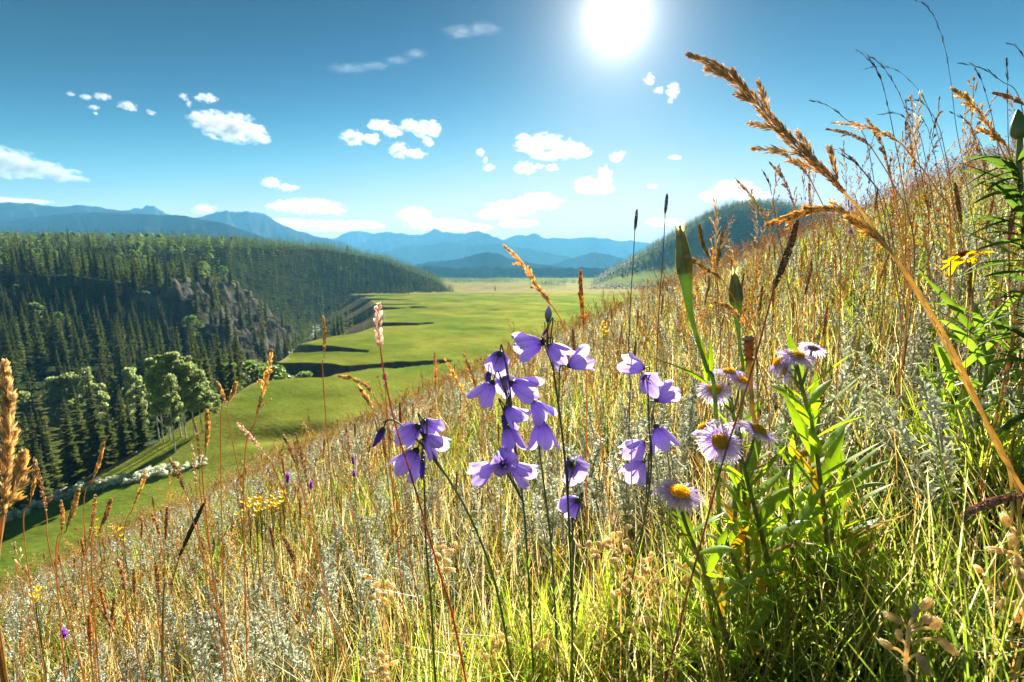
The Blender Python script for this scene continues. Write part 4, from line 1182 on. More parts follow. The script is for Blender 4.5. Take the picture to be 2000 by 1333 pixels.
crowd('pan', 70, "skyline_grass_stalk", ("", "", "tall golden grass stalk rising clear of the right hand skyline into the blue"), "grass", 1.0, 4.0, 0.34, 0.70, 210, 0.25, "tall stalks above the skyline", 0.40, above, 10, 50, 0.6)
left_above = lambda px, py, r: (px < 1150) & (py < np.interp(px, EDGE_X, EDGE_Y) - 25)
crowd('pan', 60, "crest_grass_stalk", ("golden grass stalk standing up over the left crest against the valley", "golden grass stalk standing up over the crest against the green meadow", ""), "grass", 1.2, 5.0, 0.30, 0.55, 110, 0.22, "stalks above the crest", 0.45, left_above, -50, 12, 0.7)
# and the rest as masses
def mass(name, label, sets, mat):
    g = Geo()
    for protos, n, r0, r1, h0, h1, over, wide in sets:
        x, y, z, r = spread(n, r0, r1)
        h = fit_height(x, y, z, rg.uniform(h0, h1, n), rg.uniform(0, 1, n) ** 2 * over)
        k = h > 0.05; x, y, z, r, h = x[k], y[k], z[k], r[k], h[k]
        for j, p in enumerate(protos):
            s = np.arange(j, len(x), len(protos)); w = h[s] * wide * np.maximum(1, 0.5 + 0.30 * r[s])
            scatter(g, merged(*p), np.stack([x[s], y[s], z[s] - .01], -1), rot_mats(rg.uniform(0, 6.28, len(s)), rg.uniform(0, .22, len(s)), rg.uniform(0, 6.28, len(s))),
                    np.stack([w, w, h[s]], -1), rg.uniform(.75, 1.25, (len(s), 1)) * np.ones(3))
    o = link(name, g.mesh(name, mat), kind="stuff"); o["label"] = label
mass("dry_grass", "golden dry grass heads crowding the bank up to its crest", [(PAN_LO, 1500, 1.2, 4, .25, .42, 60, .7), (PAN_LO, 4200, 4, 14, .28, .46, 75, .7), (SPK_LO, 260, 1.2, 4, .22, .38, 50, .6), (SPK_LO, 260, 4, 14, .28, .44, 60, .6)], M_seed)
mass("sage_brush", "silver grey sage growing through the grass of the bank", [(SAG, 620, .75, 2.2, .10, .24, 5, 0.9), (SAG_LO, 2300, 2.2, 12, .16, .30, 12, 1.0)], M_sage)
mass("green_herbs", "low green leafy herbs under the grass", [(HRB, 420, .55, 1.6, .05, .13, 0, 1.2), (HRB, 700, 1.6, 6, .08, .20, 0, 1.3)], M_herb)

# ================================================================ THE FLOWERS AND STALKS CLOSE TO THE CAMERA
def path(pts, d, n=24, root=True, rlean=0.02):
    """pts: (px, py[, depth]) measured in the photo, tip first; continued down to the soil"""
    P = [at_depth(p[0], p[1], p[2] if len(p) > 2 else d) for p in pts]
    if root:
        a, b = P[-2], P[-1]; v = b - a; v /= np.linalg.norm(v)
        zg = hill_z(b[0], b[1])
        if b[2] > zg + 0.005:
            s = (b[2] - zg); e = np.array((b[0] + v[0] * s * .5, b[1] + rlean, 0)); e[2] = hill_z(e[0], e[1]) - 0.01
            P.append(e)
    return spline(P, n)[::-1]                # base -> tip
def start(name, label, cat, base, group=None, **kw):
    o = thing(name, label, cat, (float(base[0]), float(base[1]), float(base[2])), 0.0, group)
    for k, v in kw.items(): o[k] = v
    return o, np.asarray(base, float)
def aim(d):
    """rotation taking +z to d"""
    return Vector(d).normalized().to_track_quat('Z', 'Y')
CAMR = np.array((1.0, 0, 0)); CAMU = np.array((0, SP, CP)); CAMF = np.array((0, CP, -SP))
def dir_img(dx, dy, toward):
    """direction from its run in the picture (dx right, dy down) and towards the camera"""
    v = CAMR * dx - CAMU * dy - CAMF * toward
    return v / np.linalg.norm(v)

# ---- harebells
def bell_mesh(seed, open_=1.0):
    """corolla along +z, length 1"""
    q = np.random.default_rng(seed); nu, nv = 90, 14
    u = np.arange(nu) * 2 * np.pi / nu; v = np.linspace(0, 1, nv)
    U, Vv = np.meshgrid(u, v)
    lobe = np.abs(np.cos(2.5 * U)) ** 0.75
    wob = 1 + 0.10 * np.sin(U * 2 + q.uniform(0, 6)) * Vv + 0.09 * np.sin(U * 5 + q.uniform(0, 6)) * Vv ** 3 + 0.06 * np.sin(U * 3 + q.uniform(0, 6)) * Vv ** 2
    z = Vv * (0.64 + 0.36 * lobe * Vv ** 2)
    r = (0.10 + 0.40 * Vv ** 0.50 + (0.17 * open_ - 0.07) * Vv ** 6 * (0.3 + 0.7 * lobe)) * wob
    r = r + 0.018 * np.cos(10 * U) * Vv
    X = np.stack([r * np.cos(U), r * np.sin(U), z], -1)
    vein = np.exp(-(np.sin(2.5 * U) / .16) ** 2) + 0.55 * np.exp(-((np.abs(np.sin(2.5 * U)) - .62) / .08) ** 2) + 0.8 * np.exp(-(np.cos(2.5 * U) / .10) ** 2)
    a = np.array((0.24, 0.14, 0.52)); b = np.array((0.44, 0.32, 0.78)); c = np.array((0.56, 0.45, 0.84))
    t = Vv[..., None]
    col = np.where(t < .5, a + (b - a) * t * 2, b + (c - b) * (t * 2 - 1)) * (1 - 0.34 * np.clip(vein, 0, 1) * (1 - Vv * .45))[..., None]
    i, j = np.meshgrid(np.arange(nv - 1), np.arange(nu), indexing='ij'); j2 = (j + 1) % nu
    F = np.stack([i*nu+j, i*nu+j2, (i+1)*nu+j2, (i+1)*nu+j], -1).reshape(-1, 4)
    m = mesh_from("bell", X.reshape(-1, 3), [F], col.reshape(-1, 3), smooth=True); m.materials.append(M_petal)
    return m
def calyx_mesh(seed, c=(0.045, 0.060, 0.030)):
    g = Geo(); q = np.random.default_rng(seed)
    z = np.array((-.16, -.12, -.03, .06, .10)); r = np.array((.03, .10, .155, .15, .09))
    tube(g, np.stack([0*z, 0*z, z], -1), r, c, 8, cap=True)
    for k in range(5):
        a = k * 1.2566 + .6; d = np.array((math.cos(a), math.sin(a), 0)); t = np.linspace(0, 1, 6)[:, None]
        sp = q.uniform(.5, 1.0)
        P = d * .12 + d * .40 * sp * t + np.array((0, 0, 1.)) * (.46 * t - .30 * sp * t ** 2)
        ribbon(g, P, np.linspace(.085, .012, 6), (-d[1], d[0], 0), np.array(c) * 1.2, fold=.2)
    return g.mesh("calyx", M_stem)
def style_mesh():
    g = Geo(); tube(g, [(0, 0, 0), (0, 0, .4), (.01, 0, .82)], [.035, .03, .045], (0.62, 0.56, 0.72), 6, cap=True)
    return g.mesh("style", M_petal)
BELL = [bell_mesh(400 + i, o) for i, o in enumerate((1.0, 0.8, 1.25, 0.6, 1.1))]
CAL = [calyx_mesh(410 + i) for i in range(3)]; STY = style_mesh()
def wilted_mesh():
    g = Geo(); q = np.random.default_rng(9)
    z = np.linspace(0, 1, 9); r = np.array((.10, .19, .17, .20, .16, .17, .11, .09, .03))
    tube(g, np.stack([.03*np.sin(z*7), .03*np.cos(z*5), z], -1), r, np.linspace((.10, .06, .22), (.16, .10, .42), 9), 7, cap=True)
    return g.mesh("withered_bell", M_petal, smooth=True)
WILT = wilted_mesh()
def bud_mesh():
    g = Geo(); z = np.linspace(0, 1, 8); r = np.array((.10, .20, .26, .27, .24, .18, .10, .02))
    tube(g, np.stack([0*z, 0*z, z], -1), r, np.linspace((.12, .14, .10), (.30, .30, .52), 8), 8, cap=True)
    return g.mesh("bud", M_petal, smooth=True)
BUD = bud_mesh()

def harebell(label, stem_pts, depth, flowers, leaves=0, name="harebell"):
    """flowers: (kind, px, py of the flower's middle, dx, dy, toward, length in px, depth shift)"""
    P = path(stem_pts, depth, 30)
    o, B = start(name, label, "flower", P[0])
    s = Geo(); tube(s, P - B, np.linspace(.0013, .0009, 30), np.linspace((.14, .19, .045), (.10, .13, .05), 30), 6)
    rest_ = []
    for (kind, px, py, dx, dy, tw, ln, dd) in flowers:
        dpt = depth + dd; L = ln * 0.97 / FPX * dpt
        a = dir_img(dx, dy, tw)
        mid = at_depth(px, py, dpt); base = mid - a * L * 0.45
        # stalk of the flower: leaves the stem lower down and arches to the flower's base
        k = np.argmin(np.linalg.norm(P - (base - np.array((0, 0, .012))), axis=1)); k = max(2, k - 2)
        if np.linalg.norm(P[k] - base) > 0.004:
            ctl = base - a * min(.012, 0.5 * np.linalg.norm(P[k] - base)) + np.array((0, 0, .003))
            tube(s, spline([P[k], (P[k] + ctl) / 2 + np.array((0, 0, .001)), ctl, base - a * L * .12], 10) - B, .0008, (.09, .11, .05), 5)
        me_ = {'f': BELL[int(abs(px + py)) % 5], 'w': WILT, 'b': BUD}[kind]
        nm = {'f': "bell", 'w': "withered_bell", 'b': "bud"}[kind]
        f = link(nm, me_, o); f.location = base - B; f.rotation_mode = 'QUATERNION'
        f.rotation_quaternion = aim(a) @ Matrix.Rotation(rg.uniform(0, 6.28), 3, 'Z').to_quaternion()
        wf = 1.0 if kind == 'f' else 1.0
        f.scale = (L * wf * 0.98, L * wf * 0.98, L)
        link("calyx", CAL[int(px) % 3], f)
        if kind == 'f': link("style", STY, f)
    for k in range(leaves):
        i = 3 + k * 3; a = k * 2.4; d = np.array((math.cos(a), math.sin(a), 0)); t = np.linspace(0, 1, 7)[:, None]; l = rg.uniform(.025, .05)
        lf = Geo(); ribbon(lf, d * l * .5 * t + np.array((0, 0, 1.)) * l * (t - .3 * t * t), .0022 * np.sin(np.pi * np.linspace(.12, .97, 7)), (-d[1], d[0], 0), (.13, .19, .035), fold=.2)
        q = link("leaf", lf.mesh("leaf", M_herb), o); q.location = P[i] - B
    link("stem", s.mesh("stem", M_stem), o)
    return o
harebell("arching harebell with a hanging dark bud, leftmost of the violet bell flowers",
    [(748, 826), (764, 820), (782, 829), (808, 853), (842, 888), (872, 930), (905, 985), (940, 1060), (972, 1160), (1000, 1320)], .50,
    [('f', 802, 843, -.75, .5, -.35, 46, 0), ('f', 837, 833, .3, .5, -.6, 42, .02), ('f', 846, 866, .75, .55, .25, 46, 0), ('f', 798, 902, -.55, .8, .15, 54, -.01),
     ('w', 824, 918, -.05, 1, 0, 36, .01), ('w', 739, 855, -.5, .85, 0, 40, 0)], 3)
harebell("tall harebell with the densest stack of violet bells down its stem",
    [(984, 690), (988, 705), (996, 760), (1002, 830), (1010, 900), (1022, 985), (1030, 1090), (1036, 1200), (1042, 1330)], .52,
    [('f', 974, 703, -.15, .6, -.8, 46, 0), ('f', 949, 768, -.5, .8, .1, 50, -.01), ('f', 1024, 759, .85, .35, .2, 56, -.01), ('f', 986, 746, .1, .5, -.8, 42, .03),
     ('f', 1004, 811, .7, .6, .2, 44, 0), ('f', 998, 858, .25, .9, .3, 50, 0), ('f', 943, 920, -.6, .3, .6, 46, 0), ('f', 983, 904, .1, -.3, .9, 44, -.01), ('f', 1018, 922, .8, .4, .35, 48, 0),
     ('w', 953, 742, -.2, 1, 0, 34, .01), ('w', 986, 826, -.1, 1, .1, 40, .01)], 4)
harebell("tallest harebell with a round bud on top and three bells just below it",
    [(1071, 632), (1069, 665), (1078, 700), (1086, 760), (1097, 840), (1106, 930), (1112, 1040), (1116, 1160), (1118, 1330)], .50,
    [('b', 1071, 613, .05, -1, .1, 30, 0), ('f', 1034, 676, -.9, .25, .1, 54, 0), ('f', 1088, 688, .6, .5, .4, 46, 0), ('f', 1131, 706, .7, -.35, .35, 46, -.01),
     ('f', 1119, 913, .3, .45, -.7, 48, .02), ('f', 1118, 985, -.35, .55, -.6, 44, .02), ('w', 1064, 650, -.4, .6, 0, 16, .01)], 4)
harebell("harebell with only two bells, hanging one above the other, beside the dense stack",
    [(1038, 775), (1042, 800), (1052, 870), (1064, 960), (1076, 1060), (1084, 1190), (1090, 1330)], .53,
    [('f', 1054, 803, .55, .8, .2, 46, 0), ('f', 1059, 850, .05, 1, .2, 54, -.01)], 3)
harebell("slender harebell with three bells above and three below, nearest to the daisies",
    [(1262, 735), (1266, 770), (1268, 836), (1273, 897), (1266, 971), (1252, 1050), (1232, 1150), (1215, 1260)], .54,
    [('f', 1238, 715, -.85, -.2, .3, 44, 0), ('f', 1265, 744, .1, .3, .8, 42, -.01), ('f', 1302, 771, .75, -.5, .3, 46, 0), ('f', 1291, 854, .35, .85, .15, 48, 0),
     ('f', 1241, 877, -.7, .4, .4, 46, 0), ('f', 1244, 918, -.6, .55, .4, 44, -.01), ('w', 1262, 935, .1, 1, 0, 26, .01)], 3)
# thin side stems of the same clumps, flowering over
for k, (lb, st) in enumerate([("thin green stem without flowers left of the stacked harebell", [(826, 900), (829, 960), (832, 1060), (842, 1180), (850, 1320)]),
                              ("thin green harebell stem with one narrow closed bud under the lowest violet bell", [(1117, 1010), (1119, 1060), (1118, 1180), (1116, 1320)])]):
    harebell(lb, st, .54, [('w', st[0][0], st[0][1] - 4, .05, 1, .1, 26, 0)], 2)

# ---- lilac daisies (fleabane)
def rays_mesh(seed, n=170, droop=0.5):
    """disc radius 1, rays reaching about 2.6"""
    g = Geo(); q = np.random.default_rng(seed)
    for k in range(n):
        a = 2 * math.pi * k / n * 2 + q.uniform(-.06, .06); L = q.uniform(1.2, 1.9); d = np.array((math.cos(a), math.sin(a), 0)); sd = np.array((-math.sin(a), math.cos(a), 0))
        dr = droop * q.uniform(.2, 1.5); t = np.linspace(0, 1, 5)[:, None]; tw = q.uniform(-.25, .25)
        P = d * (.88 + L * t) + sd * tw * t ** 2 + np.array((0, 0, 1.)) * (-.05 + (.18 * t - dr * t ** 2) * L * .6)
        ribbon(g, P, np.array((.07, .125, .14, .12, .04)), sd + np.array((0, 0, q.uniform(-.5, .5))), np.linspace((.58, .44, .76), (.84, .74, .93), 5) * q.uniform(.8, 1.15), fold=.1)
    return g.mesh("ray_petals", M_ray)
def disc_mesh(seed):
    g = Geo(); q = np.random.default_rng(seed)
    z = np.array((-.12, .05, .22, .36, .45, .48)); r = np.array((.9, 1.0, .93, .70, .38, .02))
    tube(g, np.stack([0*z, 0*z, z], -1), r, (.70, .44, .02), 14, cap=True)
    n = 190; k = np.arange(n); th = k * 2.39996; f = np.sqrt((k + .5) / n)
    P = np.stack([f * np.cos(th), f * np.sin(th), .48 * np.sqrt(np.clip(1.03 - f ** 2, 0, 1)) - .02], -1)
    D = np.stack([.5 * f * np.cos(th), .5 * f * np.sin(th), np.ones(n)], -1)
    seeds(g, P, D, .17 * q.uniform(.7, 1.2, n), .10, np.array((.94, .72, .05))[None] * q.uniform(.7, 1.25, (n, 1)))
    return g.mesh("disc", M_disc)
def invol_mesh():
    g = Geo(); z = np.array((-.55, -.42, -.2, .0)); r = np.array((.15, .55, .85, .95))
    tube(g, np.stack([0*z, 0*z, z], -1), r, (.13, .18, .06), 12, cap=True)
    for k in range(26):
        a = k * .2417; d = np.array((math.cos(a), math.sin(a), 0))
        ribbon(g, [d * .5 + (0, 0, -.45), d * .9 + (0, 0, -.2), d * 1.05 + (0, 0, .02)], [.16, .14, .02], (-d[1], d[0], 0), (.15, .20, .07))
    return g.mesh("bracts", M_stem)
RAYS = [rays_mesh(430 + i, droop=d) for i, d in enumerate((.7, .8, .95))]; DISC = [disc_mesh(440 + i) for i in range(2)]; INV = invol_mesh()
def lance(l, w, d, up, q, arch=.5, n=9, fold=.16, col=(.24, .35, .05)):
    """lance-shaped leaf from the origin"""
    g = Geo(); t = np.linspace(0, 1, n)[:, None]; d = np.asarray(d, float); d = d / np.linalg.norm(d)
    P = d * l * t + np.array((0, 0, 1.)) * l * (up * t - arch * t ** 2)
    sd = np.cross(d, (0, 0, 1.)); sd = sd + np.array((0, 0, q.uniform(-.5, .5)))
    wd = w * np.sin(np.pi * np.clip(np.linspace(.06, 1, n) ** .85, 0, 1)) + .0004
    c = np.array(col) * q.uniform(.75, 1.25); ribbon(g, P, wd, sd, np.linspace(c * 1.1, c, n), fold)
    return g.mesh("leaf", M_herb, smooth=True)
def fleabane(label, stem_pts, depth, heads, nleaf, lscale=1.0, seed=0, group=None):
    """heads: (px, py, disc radius px, dx, dy, toward, depth shift)"""
    q = np.random.default_rng(seed + 900)
    P = path(stem_pts, depth, 30)
    o, B = start("fleabane", label, "flower", P[0], group)
    s = Geo(); tube(s, P - B, np.linspace(.0028, .0018, 30), np.linspace((.20, .15, .06), (.17, .21, .06), 30), 7)
    for j, (px, py, rr, dx, dy, tw, dd) in enumerate(heads):
        dpt = depth + dd; R = rr / FPX * dpt; a = dir_img(dx, dy, tw); c = at_depth(px, py, dpt)
        base = c - a * R * .5
        k = int(np.clip(np.argmin(np.linalg.norm(P - (base - np.array((0, 0, .03))), axis=1)), 3, 28))
        if np.linalg.norm(P[-1] - base) > .003 or len(heads) > 1:
            tube(s, spline([P[k], (P[k] + base) / 2 - np.array((0, 0, .002)), base - a * R * .8, base], 10) - B, np.linspace(.0016, .0011, 10), (.17, .20, .07), 6)
        f = link("flower_head", INV, o); f.location = c - B; f.rotation_mode = 'QUATERNION'
        f.rotation_quaternion = aim(a) @ Matrix.Rotation(q.uniform(0, 6.28), 3, 'Z').to_quaternion(); f.scale = (R, R, R)
        link("ray_petals", RAYS[j % 3], f); link("disc", DISC[j % 2], f)
    link("stem", s.mesh("stem", M_stem), o)
    for k in range(nleaf):
        i = int(2 + (26 - 2) * (k + q.random()) / nleaf); a = k * 2.39996 + seed
        d = np.array((math.cos(a) , math.sin(a) * .75, 0.0)); up = q.uniform(.7, 1.7); l = q.uniform(.040, .066) * lscale * (1.12 - .55 * k / max(1, nleaf))
        lf = link("leaf", lance(l, l * q.uniform(.18, .26), d, up, q, q.uniform(.15, .6), col=(.24, .35, .05) if q.random() < .85 else (.34, .22, .05)), o); lf.location = P[i] - B
    return o
fleabane("lone lilac daisy with a large yellow disc, lowest of all the daisies", [(1327, 985), (1345, 1040), (1378, 1120), (1412, 1220), (1440, 1320)], .47, [(1327, 962, 19.5, .05, -.95, .36, 0)], 20, 1.0, 1)
fleabane("clump of four lilac daisies, one of them facing the camera squarely", [(1445, 880), (1462, 950), (1484, 1030), (1505, 1130), (1520, 1330)], .49,
    [(1407, 864, 17, -.1, -.6, .75, -.03), (1374, 834, 12, -.5, -.8, -.2, .01), (1444, 829, 11, .1, -.9, -.3, .02), (1482, 840, 15, .3, -.85, .35, 0)], 34, 1.15, 2)
fleabane("upper clump of three lilac daisies beside the brown curled pod", [(1424, 770), (1436, 830), (1448, 910), (1456, 1000), (1462, 1120), (1466, 1250)], .54,
    [(1396, 761, 13, -.2, -.75, .6, -.01), (1424, 726, 11.5, .0, -.9, .2, .01), (1450, 744, 12, .25, -.9, .35, 0)], 24, 1.1, 3)
fleabane("highest clump of lilac daisies, seen partly from the side on a leafy stem", [(1556, 712), (1572, 780), (1590, 850), (1602, 940), (1614, 1050), (1622, 1200)], .52,
    [(1556, 695, 14, .05, -.85, .4, 0), (1588, 680, 10, .45, -.85, -.2, .02), (1522, 706, 13, -.65, -.5, -.1, .01), (1535, 722, 12, -.5, -.1, -.2, .0)], 34, 1.2, 4)
fleabane("leafy green daisy stem without an open flower, right of the middle clump", [(1668, 880), (1640, 960), (1625, 1040), (1618, 1120), (1610, 1240)], .55, [], 26, 1.1, 5)
fleabane("leafy green daisy stem without an open flower, below the middle clump", [(1400, 1020), (1432, 1090), (1462, 1170), (1490, 1300)], .50, [], 26, 1.0, 6)
fleabane("short leafy daisy shoot low at the bottom between the two leafy stems", [(1540, 1000), (1548, 1090), (1556, 1200), (1560, 1300)], .52, [], 24, 1.0, 7)

fleabane("tall leafy daisy stem without a flower just right of the middle clump", [(1560, 800), (1548, 880), (1545, 980), (1548, 1100)], .57, [], 30, 1.15, 8)
fleabane("leafy daisy shoot at the foot of the right hand clump", [(1660, 1000), (1640, 1080), (1632, 1160), (1628, 1260)], .54, [], 28, 1.1, 9)
fleabane("leafy daisy shoot directly under the lowest daisy", [(1365, 1060), (1378, 1130), (1392, 1210), (1405, 1300)], .50, [], 24, .9, 10)
fleabane("bushy daisy shoot leaning left beside the brown pod's stalk", [(1452, 900), (1440, 970), (1432, 1060), (1436, 1180)], .55, [], 28, 1.05, 11)

# ---- two tall green goat's-beard buds
def goatsbeard(label, pts, depth, bud_px, w_px, leaves, seed):
    P = path(pts, depth, 30); o, B = start("goatsbeard", label, "plant", P[0])
    q = np.random.default_rng(seed)
    w = 1.12 * w_px / FPX * depth; L = bud_px / FPX * depth
    s = Geo(); rad = np.linspace(.0022, .0022, 30); rad[18:] = np.linspace(.0022, w * .48, 12)
    tube(s, P - B, rad, np.linspace((.20, .28, .05), (.32, .44, .08), 30), 9); link("stem", s.mesh("stem", M_stem, smooth=True), o)
    T = P[-1] - P[-2]; T /= np.linalg.norm(T)
    a = np.cross(T, CAMF); a /= np.linalg.norm(a); b = np.cross(T, a)
    core = Geo(); t = np.linspace(0, 1, 9)
    tube(core, T * (t * L * .92)[:, None], w * .5 * np.array((.95, 1.02, 1.0, .95, .86, .74, .60, .42, .12)), np.linspace((.16, .21, .05), (.26, .19, .07), 9), 10, cap=True)
    bd = link("bud", core.mesh("bud", M_stem, smooth=True), o); bd.location = P[-1] - B
    br = Geo()
    for k in range(9):
        th = k * .698 + .2; d = a * math.cos(th) + b * math.sin(th); tt = np.linspace(0, 1, 10)[:, None]
        r = w * .5 * np.array((1.0, 1.06, 1.05, 1.01, .94, .84, .72, .58, .50 + .2 * (k % 3), .40 + .45 * (k % 3)))[:, None]
        ribbon(br, T * tt * L * q.uniform(.92, 1.06) + d * r * 1.03, w * np.array((.40, .44, .42, .40, .36, .32, .27, .2, .13, .03)), np.cross(T, d), np.linspace((.36, .42, .11), (.64, .54, .29), 10) * q.uniform(.8, 1.2), fold=.12)
    link("bracts", br.mesh("bracts", M_herb), bd)
    for (lp, wpx) in leaves:
        lf = Geo(); Q = spline([at_depth(x, y, depth + dz) for x, y, dz in lp], 12)
        ribbon(lf, Q - Q[0], wpx / FPX * depth * np.sin(np.pi * np.linspace(.25, 1, 12)) + .0003, CAMR * .9 + CAMF * .4, (.20, .30, .035), fold=.15)
        l_ = link("leaf", lf.mesh("leaf", M_herb), o); l_.location = Q[0] - B
goatsbeard("larger of the two tall green goat's-beard buds, on a thick pale stem", [(1338, 536), (1342, 570), (1350, 620), (1364, 670), (1380, 720), (1398, 800)], .52, 104, 25,
    [([(1384, 745, 0), (1378, 700, 0), (1362, 655, .01), (1335, 622, .02)], 14), ([(1386, 745, 0), (1390, 700, .0), (1388, 660, .01)], 12), ([(1384, 750, 0), (1340, 722, 0), (1295, 705, .01), (1262, 694, .02)], 9)], 1)
goatsbeard("smaller of the two tall green goat's-beard buds, standing behind the large one", [(1438, 590), (1441, 630), (1445, 680), (1450, 760)], .66, 66, 21, [([(1450, 740, 0), (1458, 690, 0), (1470, 640, 0.01)], 8)], 2)

# ---- stout and near grass heads
def reed(name, label, head_pts, stem_pts, depth, n, L, W, rad, col, stem_r=.0014, stem_c=(.46, .30, .09), side=0, seed=0, open_=.5, cat="grass", group=None):
    """head_pts: tip -> base of the head; stem_pts carry on down"""
    H = spline([at_depth(p[0], p[1], p[2] if len(p) > 2 else depth) for p in head_pts], 22)[::-1]
    S = path([head_pts[-1]] + list(stem_pts), depth, 26)
    o, B = start(name, label, cat, S[0], group); q = np.random.default_rng(seed + 50)
    s = Geo(); tube(s, S - B, np.linspace(stem_r * 1.2, stem_r * .8, 26), stem_c, 6); tube(s, H - B, np.linspace(stem_r * .8, stem_r * .3, 22), stem_c, 5)
    link("stem", s.mesh("stem", M_stem, smooth=True), o)
    g = Geo(); spike(g, H - B, n, L, W, rad, col, open_, seed)
    for k in range(side):
        f = 0.05 + 0.75 * k / max(1, side); p, T = frame_at(H - B, np.array([f])); p, T = p[0], T[0]
        sdv = np.cross(T, CAMF) * (1 if k % 2 else -1); d = T * .9 + sdv * q.uniform(.15, .5) + CAMF * q.uniform(-.25, .25); d /= np.linalg.norm(d)
        l = np.linalg.norm(H[-1] - H[0]) * q.uniform(.16, .30) * (1.1 - f * .6); t = np.linspace(0, 1, 8)[:, None]
        Q = p + d * l * t - np.array((0, 0, 1.)) * l * .12 * t ** 2
        tube(g, Q, stem_r * .35, stem_c, 3); spike(g, Q, int(n * .075), L, W, rad * .35, col, open_, seed + k)
    link("seed_head", g.mesh("seed_head", M_seed), o)
    return o
BRN = (.54, .37, .18); GLD = (.68, .52, .24); PNK = (.70, .54, .44); OLV = (.16, .15, .06)
reed("reed_grass", "large brown feathery grass head arching left across the sky, nearest of all the grasses",
    [(1342, 106), (1395, 128), (1450, 172), (1505, 232), (1560, 290), (1605, 330), (1650, 378)], [(1680, 410), (1722, 468), (1768, 530), (1825, 620), (1890, 745), (1950, 880), (2012, 1010)], .40, 820, .0080, .0012, .0038, (.62, .47, .26), .0012, (.62, .46, .20), 10, 1, .38)
reed("reed_grass", "golden drooping grass head bending left below the large brown one",
    [(1498, 440), (1535, 427), (1580, 412), (1625, 408), (1660, 418)], [(1690, 436), (1728, 478), (1790, 565), (1860, 680), (1930, 830), (1992, 985)], .42, 240, .0075, .0017, .0030, GLD, .0012, (.62, .45, .19), 4, 2, .3)
reed("reed_grass", "short golden tuft hanging under the arched grass stems", [(1655, 425), (1680, 440), (1712, 462), (1735, 490)], [(1770, 540), (1830, 645), (1900, 780), (1975, 940)], .425, 130, .009, .0016, .003, GLD, .0009, (.62, .46, .20), 3, 3, .35)
reed("brown_spike", "thick purplish brown rope-like spike leaning right, on a long thin red stem", [(1557, 432), (1545, 475), (1528, 522), (1511, 565)], [(1494, 630), (1475, 700), (1448, 790), (1415, 890), (1380, 1020), (1345, 1150), (1310, 1290)], .45, 340, .0035, .0022, .0042, (.30, .19, .12), .0009, (.36, .13, .06), 0, 4, .35)
reed("brown_spike", "soft pinkish brown spike lying flat in from the right edge", [(1886, 1004), (1920, 988), (1960, 975), (2015, 966)], [(2060, 985)], .36, 260, .003, .002, .0042, (.46, .29, .22), .001, (.40, .22, .10), 0, 5, .35)
reed("timothy_stalk", "dark green cylindrical spike on a bare stem against the sky, higher of two", [(1303, 380), (1301, 400), (1299, 418)], [(1296, 480), (1290, 560), (1284, 660), (1278, 780)], .62, 190, .0022, .0013, .0030, OLV, .0007, (.15, .15, .06), 0, 6, .4, group=None)
reed("timothy_stalk", "dark green cylindrical spike on a bare stem against the sky, lower of two", [(1244, 410), (1242, 432), (1240, 450)], [(1236, 520), (1231, 600), (1228, 700), (1230, 800)], .62, 190, .0022, .0013, .0028, OLV, .0007, (.15, .15, .06), 0, 7, .4)
reed("reed_grass", "golden grass head leaning left against the meadow straight above the harebells", [(984, 480), (1010, 505), (1035, 538), (1058, 572), (1080, 600)], [(1110, 650), (1140, 720), (1165, 800)], .62, 220, .0065, .0018, .0032, GLD, .0009, (.56, .34, .10), 4, 8, .35)
reed("reed_grass", "upright orange grass spike at the crest right of the tallest harebell", [(1134, 530), (1134, 560), (1137, 600), (1140, 640)], [(1142, 700), (1146, 780)], .75, 180, .008, .0018, .004, (.60, .34, .09), .0009, (.50, .28, .08), 2, 9, .25)
reed("plume_grass", "lone pale pinkish grass head on a red stem in front of the green meadow", [(739, 594), (738, 615), (739, 640), (741, 665), (744, 690)], [(752, 740), (772, 830), (800, 920), (830, 1020), (862, 1130), (890, 1230)], .46, 40, .0072, .0030, .0046, (.76, .62, .54), .0009, (.48, .16, .06), 1, 10, .3)
reed("plume_grass", "small pale tuft on a thin stem just right of the pink grass head", [(752, 730), (752, 745), (753, 760)], [(757, 830), (762, 900)], .60, 22, .006, .003, .003, (.66, .50, .40), .0006, (.46, .18, .08), 0, 11, .4)
reed("reed_grass", "golden nodding grass head over the dark gully in the meadow", [(660, 735), (685, 740), (710, 750), (728, 770)], [(745, 800), (765, 850), (785, 920)], .70, 110, .0075, .0018, .0026, GLD, .0007, (.54, .34, .10), 3, 12, .35)
reed("wheat_head", "big fuzzy golden seed head cut by the left edge, blurred and near", [(9, 708), (13, 760), (16, 830), (14, 910), (5, 1010)], [(-6, 1100), (-15, 1200)], .31, 520, .0072, .0010, .0022, (.66, .53, .32), .0012, (.5, .3, .1), 6, 13, .45)
reed("wheat_head", "smaller golden seed head beside the big fuzzy one at the left edge", [(47, 885), (36, 920), (24, 955), (12, 995)], [(0, 1060), (-12, 1160)], .33, 160, .0075, .002, .003, (.70, .54, .26), .0009, (.5, .3, .1), 3, 14, .4)
reed("dark_seed_blade", "dark slanting folded grass head standing out on the left of the bank", [(397, 987), (382, 1018), (366, 1052), (350, 1088)], [(335, 1140), (318, 1190)], .62, 150, .011, .0022, .0026, (.12, .10, .05), .0009, (.26, .2, .08), 0, 15, .1)
